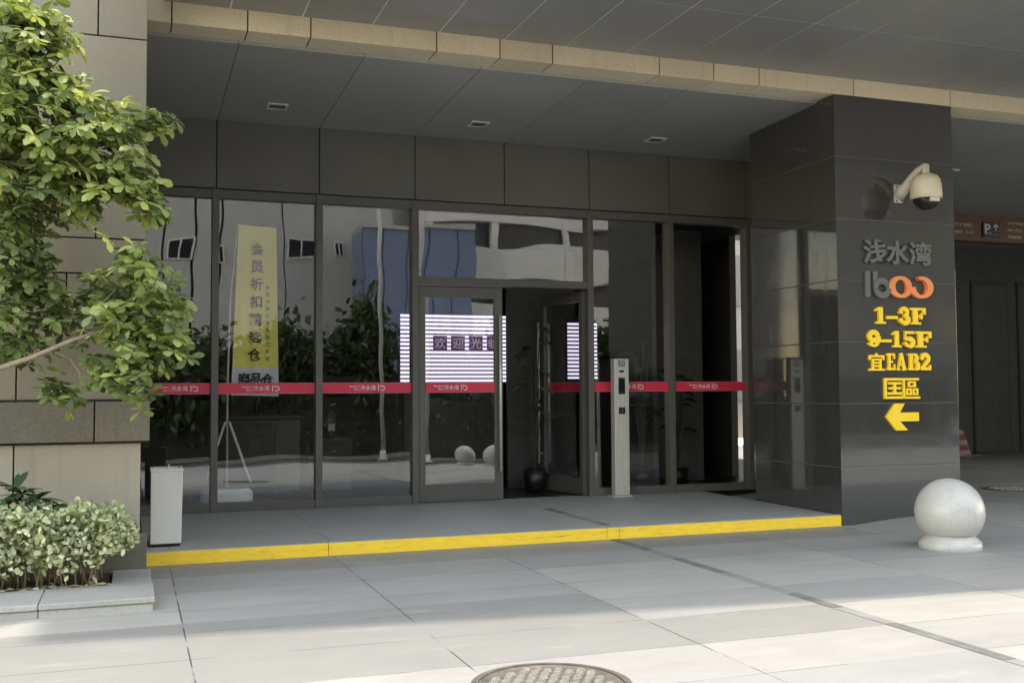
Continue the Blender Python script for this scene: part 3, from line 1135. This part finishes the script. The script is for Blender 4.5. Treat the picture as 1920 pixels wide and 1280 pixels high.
tag(MB().box(3.3, 4.95, 3.13, 3.6, 0, 1.45, 'roomwall').box(3.9, 4.35, 3.15, 3.3, 1.45, 2.4, 'roomwall').build('screen_stand', None, .01), 'dark stand carrying the LED screen inside', 'stand')

# banner flag on its stand
bn = thing('banner_flag', 'tall yellow promotional flag with black vertical characters behind the second pane', 'banner', (.455, .36, 0))


def fold(u, v):
    return .014*math.sin(u*9+v*1.3)*(1-v)**.5+.007*math.sin(u*17+2)*(v < 1)*min(1, (1-v)*2)


def bpos(u, v):      # u across 0..1, v up 0..1
    x0 = -.03+.08*v
    x1 = .55-.04*v
    return (x0+(x1-x0)*u, fold(u, v), 1.385+2.12*v-.02*u)


m_ = MB()
nu, nv = 24, 60
vs = [bpos(i/nu, j/nv) for j in range(nv+1) for i in range(nu+1)]
vs2 = [(a, b+.004, c) for a, b, c in vs]
kf = nu+1
yel = [(j*kf+i, j*kf+i+1, (j+1)*kf+i+1, (j+1)*kf+i) for j in range(nv) for i in range(nu)]
o_ = len(vs)
for j in range(nv):
    for i in range(nu):
        pass
m_.raw(vs+vs2, [f for q, f in enumerate(yel) if q//nu >= 10], 'banner_y', True)
gi = m_.m('banner_g')
yi = m_.m('banner_y')
for q, f in enumerate(yel):
    if q//nu < 10:
        m_.f.append(f)
        m_.mi.append(gi)
        m_.sm.append(True)
    m_.f.append(tuple(o_+k for k in reversed(f)))
    m_.mi.append(gi if q//nu < 10 else yi)
    m_.sm.append(True)
m_.build('flag_cloth', bn)


def banner_text(m_, s, u, v, h, key, bold=0., ratio=1.0):
    vs, fs = text_mesh(s, 1.0, .002, bold, 'CENTER')
    v_ = np.array(vs)
    hh = v_[:, 1].max()-v_[:, 1].min()
    v_[:, 1] -= (v_[:, 1].max()+v_[:, 1].min())/2
    v_[:, 0] -= (v_[:, 0].max()+v_[:, 0].min())/2
    c = bpos(u, v)
    pts = []
    for p in v_:
        dx, dz = p[0]/hh*h*ratio, p[1]/hh*h
        uu = u+dx/.5
        vv = v+dz/2.12
        b = bpos(min(1, max(0, uu)), min(1, max(0, vv)))
        pts.append((c[0]+dx, b[1]-.028-p[2]*.3, c[2]+dz))
    m_.raw(pts, fs, key)


for i, ch in enumerate('会员折扣精选仓'):
    m_ = MB()
    banner_text(m_, ch, .50-.035*(i/6), .862-.1035*i, .155, 'ink', .02)
    m_.build('character', bn)
for i, ch in enumerate('会员专享好物低至三折起'):
    m_ = MB()
    banner_text(m_, ch, .76, .64-.042*i, .046, 'ink', .008)
    m_.build('small_character', bn)
for i, ch in enumerate('商品仓'):
    m_ = MB()
    banner_text(m_, ch, .26+.25*i, .098, .15, 'ink', .022)
    m_.build('character', bn)
MB().tube([(-.075, .0, .05), (-.075, 0, 1.5), (-.045, 0, 2.6), (.04, 0, 3.53)], [.016, .014, .011, .008], 'satin', 10).tube([(.04, 0, 3.525), (.53, 0, 3.495)], .008, 'black', 8).build('pole', bn)
m_ = MB()
m_.tube([(-.055, -.05, 1.06), (.12, -.06, .55), (.21, -.07, .3)], .016, 'plaswhite', 8)
m_.tube([(-.095, .0, 1.06), (-.33, .0, .34)], .015, 'plaswhite', 8)
m_.build('brace', bn)
m_ = MB()
pts = []
for i in range(24):
    a = 2*math.pi*i/24
    pts.append((-.075+.31*math.copysign(abs(math.cos(a))**.5, math.cos(a)), .2*math.copysign(abs(math.sin(a))**.5, math.sin(a))))
vs = [(p[0], p[1], z) for z in (0, .2) for p in pts]+[(-.075+(p[0]+.075)*.85, p[1]*.85, .25) for p in pts]
m_.raw(vs, [tuple(reversed(range(24))), tuple(range(48, 72))]+[(r_*24+i, r_*24+(i+1) % 24, (r_+1)*24+(i+1) % 24, (r_+1)*24+i) for r_ in (0, 1) for i in range(24)], 'plaswhite')
m_.build('base', bn, .01)
m_ = MB()
m_.raw([(-.36, -.42, .35), (.3, -.42, .35), (.3, -.1, .35), (-.36, -.1, .35)], [], 'plaswhite')
# ------------------------------------------------------------------ white bin on the step
wb = thing('waste_bin', 'tall off white square bin standing on the left end of the step', 'bin', (-.415, -2.64, 0))
m_ = MB()
a, b, h = .142, .15, .69
vs = [(-a, -b, .03), (a-.012, -b, .03), (a-.012, b, .03), (-a, b, .03), (-a+.0, -b, h), (a, -b, h), (a, b, h), (-a+.0, b, h)]
m_.raw(vs, [(0, 3, 2, 1), (0, 1, 5, 4), (1, 2, 6, 5), (2, 3, 7, 6), (3, 0, 4, 7)], 'binwhite')
m_.box(-a+.02, a-.02, -b+.02, b-.02, 0, .029, 'black')
m_.build('bin_body', wb, .006)
m_ = MB()
for q in ((-a-.004, a+.004, -b-.004, -b+.03), (-a-.004, a+.004, b-.03, b+.004), (-a-.004, -a+.03, -b+.0302, b-.0302), (a-.03, a+.004, -b+.0302, b-.0302)):
    m_.box(*q, h+.002, h+.03, 'binwhite')
m_.box(-a+.03, a-.03, -b+.03, b-.03, h-.06, h-.03, 'black')
m_.build('bin_rim', wb, .003)
MB().tube([(.02, .1, h-.04), (.02, .1, h+.05)], .007, 'plaswhite', 8).build('lid_pin', wb)

# ------------------------------------------------------------------ access terminal
ct = thing('access_terminal', 'slim stainless steel access card post standing right of the open door', 'card reader', (5.445, -.22, 0))
m_ = MB()
m_.box(-.108, .108, -.06, .06, .02, 1.84, 'satin')
m_.build('post', ct, .008)
MB().box(-.115, .115, -.066, .066, 1.842, 1.872, 'black').build('cap', ct, .004)
MB().box(-.16, .125, -.10, .09, 0, .019, 'satin').build('base_plate', ct, .004)
m_ = MB().box(-.045, .045, -.064, -.0605, 1.735, 1.82, 'black')
for i in range(3):
    for j in range(3):
        m_.box(-.034+.025*i, -.016+.025*i, -.066, -.0642, 1.745+.025*j, 1.762+.025*j, 'satin')
m_.build('keypad', ct)
MB().box(-.035, .035, -.064, -.0605, 1.655, 1.685, 'black').build('card_slot', ct)
m_ = MB().box(-.048, .048, -.065, -.0605, 1.365, 1.585, 'black')
m_.box(-.038, .038, -.0665, -.0652, 1.40, 1.56, 'smoke')
m_.build('display', ct)
m_ = MB().box(-.048, .048, -.066, -.0605, 1.10, 1.19, 'black')
m_.lathe([(.022, .066), (.022, .069), (.012, .070)], (0, 0, 1.145), 'darkgrey', 20, axis='y')
m_.build('button', ct)

# ------------------------------------------------------------------ black pillar
pr = thing('pillar', 'square pillar clad in polished black granite with raised signs on its front', 'pillar', (7.675, -2.2, 0))
PX0, PX1, PY0, PY1 = 6.830, 8.517, -3.07, -1.32
m_ = MB()
zs = [GZ-.06, .53, 1.25, 1.955, 2.66, 3.365, 4.085, 4.803]
for a, b in zip(zs[:-1], zs[1:]):
    m_.box(PX0, PX1, PY0, PY1, a+.0035, b-.0035, 'granite')
m_.box(PX0+.004, PX1-.004, PY0+.004, PY1-.004, GZ-.06, 4.801, 'seam')
m_.move(-pr.location)
m_.build('granite_cladding', pr, .003)

# raised signs on the pillar -----------------------------------------
YF = PY0


def sign(name, label, x, z, cat='sign'):
    return thing(name, label, cat, (x, YF, z))


def letter(parent, fill, key, x0, x1, z0, z1, ch=None, bold=.0, depth=.028, shape=None):
    m_ = MB()
    if ch:
        vs, fs = text_mesh(ch, 1.0, 1.0, bold, 'LEFT', 4)
        v = np.array(vs)
        lo, hi = v.min(0), v.max(0)
        v = (v-lo)/(hi-lo)
        m_.raw([(x0+p[0]*(x1-x0), -.006-depth*p[2], z0+p[1]*(z1-z0)) for p in v], fs, key)
        # stand-off behind the letter face
    else:
        for i, pts in enumerate(shape):
            m_.prism([(x0+p[0]*(x1-x0), z0+p[1]*(z1-z0)) for p in pts], -.006-depth-.0006*i, -.004, key)
    o_ = m_.build('letter', parent)
    L = parent.location
    o_.data.transform(Matrix.Translation((-L.x, 0, -L.z)))
    return o_


def stroke(pts, wd):
    """closed outline of a thick polyline"""
    k = len(pts)
    wd = wd if hasattr(wd, '__len__') else [wd]*k
    l, r = [], []
    for i, p in enumerate(pts):
        a, b = pts[max(0, i-1)], pts[min(k-1, i+1)]
        dx, dz = b[0]-a[0], b[1]-a[1]
        q = math.hypot(dx, dz) or 1
        nx, nz = -dz/q*wd[i]/2, dx/q*wd[i]/2
        l.append((p[0]+nx, p[1]+nz))
        r.append((p[0]-nx, p[1]-nz))
    return [[l[i], l[i+1], r[i+1], r[i]] for i in range(k-1)]


def arc(cx_, cz_, rx, rz, a0, a1, k=14):
    return [(cx_+rx*math.cos(R(a0+(a1-a0)*i/k)), cz_+rz*math.sin(R(a0+(a1-a0)*i/k))) for i in range(k+1)]


def disc(cx_, cz_, rx, rz):
    return [arc(cx_, cz_, rx, rz, 0, 360-24, 14)]


def rect(a, b, c, d):
    return [[(a, c), (b, c), (b, d), (a, d)]]


G = {}
G['1'] = rect(.33, .70, .0, 1.0)+rect(.08, .95, 0, .13)+[[(.33, 1.0), (.05, .86), (.05, .74), (.33, .80)]]
G['-'] = rect(.02, .98, .30, .48)
G['F'] = rect(.16, .48, 0, 1)+rect(.0, .68, 0, .13)+rect(0, 1.0, .85, 1)+[[(.84, .6), (1.0, .6), (1.0, .9), (.78, .9)]]+rect(.48, .72, .43, .56)+rect(.66, .78, .32, .68)
G['3'] = stroke(arc(.46, .74, .28, .19, 165, -90), [.12]+[.2]*3+[.26]*8+[.16]*3)+stroke(arc(.46, .27, .33, .20, 90, -165), [.12]*2+[.3]*9+[.18]*4)+disc(.2, .70, .14, .10)+disc(.17, .25, .16, .11)
G['9'] = stroke(arc(.48, .66, .30, .25, 0, 360, 20), .30)+stroke([(.80, .66), (.80, .42), (.68, .18), (.45, .07), (.22, .12)], [.3, .28, .22, .16, .12])+disc(.22, .20, .15, .11)
G['5'] = rect(.14, .9, .83, 1.0)+rect(.14, .28, .45, .9)+stroke(arc(.48, .31, .33, .23, 140, -160), [.12]*2+[.3]*9+[.18]*4)+disc(.19, .24, .15, .11)
G['2'] = stroke(arc(.48, .70, .30, .22, 170, -35), [.16]*2+[.28]*9+[.26]*4)+stroke([(.72, .58), (.5, .36), (.18, .14)], [.26, .22, .16])+rect(.06, .95, 0, .19)+rect(.84, .95, .1, .34)+disc(.22, .70, .14, .10)
G['B'] = rect(.14, .44, 0, 1)+rect(0, .55, 0, .12)+rect(0, .55, .88, 1)+stroke(arc(.48, .74, .30, .19, 90, -90), [.14]*3+[.28]*9+[.14]*3)+stroke(arc(.50, .27, .36, .21, 90, -90), [.14]*3+[.3]*9+[.14]*3)
G['E'] = rect(.14, .44, 0, 1)+rect(0, .95, .86, 1)+rect(0, .95, 0, .14)+rect(.44, .7, .44, .57)+rect(.82, .95, .66, .9)+rect(.82, .95, .1, .36)
G['A'] = stroke([(.18, 0), (.5, 1)], .14)+stroke([(.5, 1), (.82, 0)], .28)+rect(.25, .75, .27, .40)+rect(.02, .38, 0, .1)+rect(.6, 1.0, 0, .1)

s1 = sign('name_sign', 'three dark grey raised metal characters on the pillar below the dome camera', 7.65, 3.0)
for ch, a, b in (('浅', 7.17, 7.50), ('水', 7.49, 7.82), ('湾', 7.82, 8.15)):
    letter(s1, None, 'signmetal', a, b, 2.86, 3.14, ch, .03)
s2 = sign('logo_sign', 'grey lb letters joined to an orange open loop on the pillar', 7.65, 2.6)
letter(s2, None, 'signmetal', 7.19, 7.26, 2.47, 2.77, shape=rect(0, 1, 0, 1))
letter(s2, None, 'signmetal', 7.30, 7.54, 2.47, 2.77, shape=rect(.0, .26, .35, 1)+stroke(arc(.5, .36, .38, .28, 0, 360, 24), .25))
lp = arc(.26, .45, .20, .36, 20, 340, 26)
eight = stroke(arc(.27, .46, .205, .36, 0, 360, 28), .14)+stroke(arc(.74, .46, .205, .36, 178, -10+360+120, 26), .14)
letter(s2, None, 'orange', 7.52, 8.13, 2.46, 2.76, shape=eight)
s3 = sign('floor_sign', 'raised yellow numerals 1-3F on the pillar, top yellow line', 7.67, 2.26)
for ch, a, b in (('1', 7.315, 7.475), ('-', 7.475, 7.64), ('3', 7.64, 7.82), ('F', 7.82, 8.04)):
    letter(s3, None, 'sign_yellow', a, b, 2.165, 2.36, shape=G[ch])
s4 = sign('floor_sign', 'raised yellow numerals 9-15F on the pillar, second yellow line', 7.66, 2.0)
for ch, a, b in (('9', 7.20, 7.39), ('-', 7.38, 7.545), ('1', 7.545, 7.69), ('5', 7.70, 7.885), ('F', 7.885, 8.115)):
    letter(s4, None, 'sign_yellow', a, b, 1.895, 2.085, shape=G[ch])
s5 = sign('floor_sign', 'crowded yellow raised characters ending in B2 on the pillar, third yellow line', 7.66, 1.72)
letter(s5, None, 'sign_yellow', 7.215, 7.44, 1.625, 1.83, '宜', .018)
for ch, a, b in (('E', 7.47, 7.59), ('A', 7.60, 7.745), ('B', 7.77, 7.93), ('2', 7.93, 8.10)):
    letter(s5, None, 'sign_yellow', a, b, 1.63, 1.825, shape=G[ch])
s6 = sign('floor_sign', 'boxy yellow raised characters on the pillar just above the yellow arrow', 7.66, 1.42)
letter(s6, None, 'sign_yellow', 7.425, 7.70, 1.30, 1.54, '匡', .018)
letter(s6, None, 'sign_yellow', 7.69, 7.93, 1.30, 1.54, '區', .012)
s7 = sign('arrow_sign', 'raised yellow arrow pointing left near the foot of the pillar signs', 7.67, 1.07)
letter(s7, None, 'sign_yellow', 7.44, 7.905, .935, 1.245, shape=[[(0, .5), (.30, 0), (.66, 0), (.42, .335), (.42, .665), (.57, 1.0), (.27, 1.0)], [(.42, .335), (1.0, .335), (1.0, .665), (.42, .665)]])

# ------------------------------------------------------------------ dome camera on the pillar
dc = thing('security_camera', 'cream dome security camera on a white arm bolted to the pillar', 'camera', (7.72, YF, 3.70))
m_ = MB()
m_.box(-.075, .035, -.022, 0, -.11, .10, 'whitemetal')
arm = [(-.02, -.02, -.02), (-.01, -.10, .03), (.0, -.20, .13), (.01, -.32, .21), (.015, -.42, .235), (.015, -.455, .225)]
m_.tube(arm, [.075, .06, .048, .042, .042, .035], 'whitemetal', 14)
m_.tube([(.015, -.43, .235), (.015, -.43, .13)], [.036, .045], 'whitemetal', 16)
for x in (-.055, .015):
    for z in (-.09, .08):
        m_.lathe([(.010, .022), (.010, .030), (.004, .032)], (x, 0, z), 'darkgrey', 10, axis='y')
m_.build('bracket', dc)
m_ = MB()
m_.lathe([(.02, .155), (.07, .15), (.125, .125), (.155, .08), (.168, .02), (.172, -.07), (.172, -.135), (.160, -.14), (.150, -.10)], (.015, -.43, 0), 'cream', 40)
m_.build('housing', dc)
m_ = MB()
m_.lathe([(.146, -.12)]+[(.146*math.cos(R(a)), -.13-.135*math.sin(R(a))) for a in range(0, 90, 9)], (.015, -.43, 0), 'smoke', 36)
m_.build('dome', dc)
m_ = MB().box(-.05, .075, -.583, -.50, -.185, -.125, 'cream')
m_.build('lens_unit', dc, .01)

# ------------------------------------------------------------------ stone ball bollards
bl = thing('ball_bollard', 'weathered white granite ball bollard standing in front of the black pillar', 'bollard', (6.74, -4.84, GZ+.004), 'granite ball bollards')
rb, cz = .322, .345
m_ = MB()
m_.lathe([(rb*math.sin(R(a)), cz-rb*math.cos(R(a))) for a in range(50, 180, 3)]+[(.004, cz+rb)], (0, 0, 0), 'ballstone', 64)
m_.build('ball', bl)
m_ = MB()
m_.lathe([(.285, -.03), (.29, .03), (.283, .07), (.262, .08), (.26, .093), (.24, .105), (.225, .125), (.222, .14), (.205, .152), (.2, .19)], (0, 0, 0), 'ballstone', 56)
m_.build('base', bl)
for (x, y), lab in (((7.75, -14.3), 'white granite ball bollard at the roadside, left one reflected in the closed door'), ((8.45, -13.7), 'white granite ball bollard at the roadside, right one reflected in the closed door')):
    o = copy_tree(bl)
    o.location = (x, y, GZ)
    o['label'] = lab

# ------------------------------------------------------------------ garage to the right of the pillar
gw = thing('garage_wall', 'dark rear wall of the garage bay right of the pillar', 'wall', (18, 6.8, GZ))
m_ = MB().box(-9.3, -7.2, 0, .2, -.1, 5, 'garagewall').box(-5.6, 14, 0, .2, -.1, 5, 'garagewall')
m_.build('wall_panel', gw)
for x in (.05, 1.45):
    m_ = MB().box(x, x+1.1, -.05, -.001, 0, 4.1, 'garagedoor')
    m_.box(x+.05, x+1.05, -.06, -.051, .05, 4.0, 'garagewall')
    m_.build('door_panel', gw, .01)
rb_ = thing('rear_building', 'pale rear building glimpsed through the lobby at the right hand panes', 'building', (16, 16, GZ))
MB().box(-4, 6, 0, 4, 0, 12, 'b_white').build('wall', rb_)
for z in (1.2, 4.2, 7.2):
    for x in (-3, -1, 1, 3):
        MB().box(x, x+1.1, -.06, -.001, z, z+1.6, 'b_grey').build('window', rb_)
gsd = MB().box(27, 27.2, -2.5, 6.8, GZ-.1, 4.9, 'garagewall').build('garage_end_wall')
struct(gsd)
fb = thing('sign_fascia', 'brown fascia beam with a parking arrow sign across the garage opening', 'sign', (14.8, 2.7, 4.44))
FX = Vector((14.8, 2.7, 4.44))
p0, p1 = spot(1790, 403, 2.7), spot(1920, 457, 2.7)
MB().box(8.80-14.8, 26.9-14.8, 0, .25, p1.z-4.44, p0.z-4.44+.03, 'brown').build('fascia_board', fb, .01)
a, b = spot(1841, 416, 2.7)-FX, spot(1872, 446, 2.7)-FX
m_ = MB().box(a.x, b.x, -.03, -.001, b.z, a.z, 'navy')
wx, wz = b.x-a.x, a.z-b.z
fx_ = lambda u: a.x+wx*u
fz_ = lambda v: b.z+wz*v
put_text(m_, 'P', 0, 0, -.034, 'white', .3, .004, .006, 'LEFT', fit=(fx_(.08), fx_(.45), fz_(.2), fz_(.86)))
m_.box(fx_(.74), fx_(.80), -.037, -.031, fz_(.4), fz_(.86), 'white')
m_.prism([(fx_(.60), fz_(.66)), (fx_(.66), fz_(.62)), (fx_(.77), fz_(.80)), (fx_(.88), fz_(.62)), (fx_(.94), fz_(.66)), (fx_(.77), fz_(.92))], -.038, -.032, 'white')
put_text(m_, '185', 0, 0, -.034, 'white', .1, .004, 0, 'LEFT', fit=(fx_(.2), fx_(.5), fz_(.18), fz_(.33)))
put_text(m_, 'L.S', 0, 0, -.034, 'white', .1, .004, 0, 'LEFT', fit=(fx_(.66), fx_(.92), fz_(.13), fz_(.22)))
m_.build('parking_panel', fb)
for s_, x0, y0, x1, y1 in (('地下停车库', 1788, 417, 1827, 426), ('车库入口', 1789, 431, 1826, 439), ('地下停车库', 1888, 416, 1922, 424), ('车库出口', 1888, 429, 1916, 436), ('限高两米', 1889, 441, 1915, 449)):
    c0, c1 = spot(x0, y0, 2.7)-FX, spot(x1, y1, 2.7)-FX
    m_ = MB()
    put_text(m_, s_, 0, 0, -.006, 'fadedwhite', .2, .004, .01, 'LEFT', fit=(c0.x, c1.x, c1.z, c0.z))
    m_.build('lettering', fb)

cone = thing('traffic_cone', 'red and white striped traffic cone half hidden behind the pillar', 'traffic cone', (16.72, 5.9, GZ+.03))
m_ = MB()
for i in range(5):
    r0, r1 = .30-.033*i, .30-.033*(i+1)
    m_.lathe([(r0, .03+.11*i), (r1, .03+.11*(i+1))], (0, 0, 0), 'conewhite' if i % 2 == 0 else 'conered', 24)
m_.build('cone_body', cone)
MB().box(-.34, .34, -.34, .34, -.03, .03, 'conered').build('cone_base', cone, .01)
MB().lathe([(.03, .58), (.06, .60), (.07, .66), (.03, .71)], (0, 0, 0), 'darkgrey', 16).build('cone_top', cone)

# ------------------------------------------------------------------ across the street (what the glass mirrors)
b1 = thing('office_building', 'pale grey panelled building across the street mirrored in the left panes', 'building', (0, -40, GZ))
m_ = MB().box(-22, 12, -8, -.08, 0, 15, 'joint')
x = -22
while x < 6.2:
    wd_ = 3.35 if 2.4 < x < 3.2 else 1.2
    m_.box(x+.05, x+wd_-.05, -.08, .0, 0, 15, 'b_grey')
    x += wd_
m_.box(x+.02, 12, -.08, 0.02, 0, 15, 'b_grey')
m_.build('wall', b1)
for (xa, xb, za, zb) in ((6.7, 8.0, 8.2, 9.2), (1.0, 2.0, 8.0, 9.0), (-1.6, -.3, 9.0, 10.2), (2.9, 3.4, 7.6, 8.8), (8.7, 9.2, 8.2, 9.2)):
    wf = MB()
    wf.box(xa, xb, .03, .12, za, zb, 'b_white')
    o = wf.build('window', b1)
    q = MB()
    mid = (xa+xb)/2
    q.box(xa+.08, mid-.04, .121, .14, za+.08, zb-.08, 'windowdark')
    q.box(mid+.04, xb-.08, .121, .14, za+.08, zb-.08, 'windowdark')
    q.build('pane', o)
b2 = thing('blue_building', 'blue panelled block across the street mirrored left of the doors', 'building', (12.4, -36, GZ))
m_ = MB().box(-2.9, 2.6, -3, 0, 0, 9.3, 'b_blue')
for q in range(5):
    m_.box(-2.9+1.1*q-.02, -2.9+1.1*q+.02, .001, .02, 0, 9.3, 'b_dark')
m_.build('wall', b2)
MB().box(-2.9, 2.6, -3, .15, 9.3, 9.55, 'b_grey').build('roof_edge', b2)
b3 = thing('parking_building', 'white building with long horizontal bands mirrored in the glass over the doors', 'building', (20, -39, GZ))
m_ = MB().box(-6.5, 9, -8, -.6, 0, 16, 'b_dark')
for z in (4.6, 7.4, 10.2, 13.0):
    m_.box(-6.5, 9, -.6, 0, z, z+1.55, 'b_white')
m_.build('wall', b3)
for x in (-6.4, -2.6, 1.3, 5.2, 8.6):
    MB().box(x-.2, x+.2, -.55, -.05, 0, 16, 'b_white').build('column', b3)
b4 = thing('dark_building', 'dark clad building across the street mirrored in the right hand panes', 'building', (37, -37, GZ))
m_ = MB().box(-7.5, 20, -8, 0, 0, 16, 'b_dark')
m_.build('wall', b4)
for i in range(6):
    for z in (4, 8, 12):
        MB().box(-6+3.6*i, -4+3.6*i, .001, .05, z, z+1.6, 'windowdark').build('window', b4)

# street trees
def street_tree(x, y, h, r, label):
    t = thing('street_tree', label, 'tree', (x, y, GZ), 'trees across the street')
    t0 = np.array(t.location)
    k = 2800
    cl = unit(26)*np.array([r*1.1, r, h*.42])*rng.uniform(.3, .95, (26, 1))+np.array([0, 0, h*.52])
    p = cl[rng.integers(0, 26, k)]+rng.normal(size=(k, 3))*r*.2
    p[:, 2] = np.clip(p[:, 2], .4, h)
    tone = np.clip(rng.normal(.4, .25, k), 0, 1)
    q = leaf_batch(p, unit(k), unit(k)+np.array([0, 0, .7]), rng.uniform(.2, .36, k), rng.uniform(.12, .2, k), rng.uniform(0, .6, k), tones=tone)
    leaves_object('crown', [q], 'streetleaf', t)
    s_ = MB().tube([(0, 0, 0), (.05, 0, h*.4), (.0, .05, h*.75)], [.13, .1, .04], 'darkbark', 8)
    for c in cl[:7]:
        s_.tube([(.03, 0, h*.35), tuple(c)], [.05, .015], 'darkbark', 5)
    s_.build('trunk', t)


stl = ['bushy street tree mirrored behind the tree tuft in the first pane', 'bushy street tree mirrored beside the yellow banner', 'tallest street tree mirrored right of the yellow banner',
       'rounded street tree mirrored left of the mullion before the doors', 'street tree mirrored low in the closed door', 'street tree mirrored in the glass over the doors', 'low street tree mirrored right of the doors']
for (x, h, r), lab in zip(((-.8, 4.6, 1.5), (1.6, 4.3, 1.6), (4.3, 5.0, 1.6), (7.0, 5.3, 1.7), (10.0, 4.4, 1.5), (13.0, 4.5, 1.6), (16.8, 4.6, 1.8)), stl):
    street_tree(x, -23.4+random.uniform(-.6, .6), h, r, lab)
hg = thing('street_hedge', 'dark clipped hedge along the far side of the street', 'hedge', (8, -22.7, GZ))
k = 9000
p = np.column_stack([rng.uniform(-14, 26, k), rng.uniform(-.5, .45, k), rng.uniform(0, 2.3, k)])
q = leaf_batch(p, unit(k), unit(k)+np.array([0, .5, .7]), rng.uniform(.12, .24, k), rng.uniform(.08, .14, k), rng.uniform(0, .6, k))
leaves_object('foliage', [q], 'streetleaf', hg)
MB().box(-22, 18, -.35, .25, 0, 1.9, 'darkbark').build('stems', hg)


def lamp_post(x, y, h, label):
    t = thing('lamp_post', label, 'lamp post', (x, y, GZ), 'white lamp posts along the street')
    MB().tube([(0, 0, 0), (0, 0, h)], [.075, .055], 'plaswhite', 12).build('pole', t)
    MB().tube([(0, 0, h-.05), (0, .6, h+.25), (0, 1.2, h+.3)], [.04, .035, .03], 'plaswhite', 8).build('arm', t)
    MB().box(-.12, .12, 1.1, 1.75, h+.24, h+.34, 'whitemetal').build('lamp_head', t, .03)
    MB().lathe([(.16, 0), (.16, .04), (.1, .06), (.1, .25)], (0, 0, 0), 'plaswhite', 16).build('base', t)


lamp_post(6.2, -17.5, 9, 'white lamp post mirrored at the edge of the third pane')
lamp_post(7.5, -17.5, 9, 'white lamp post mirrored near the left end of the glass over the doors')
lamp_post(12.1, -17.5, 9, 'white lamp post mirrored near the right end of the glass over the doors')
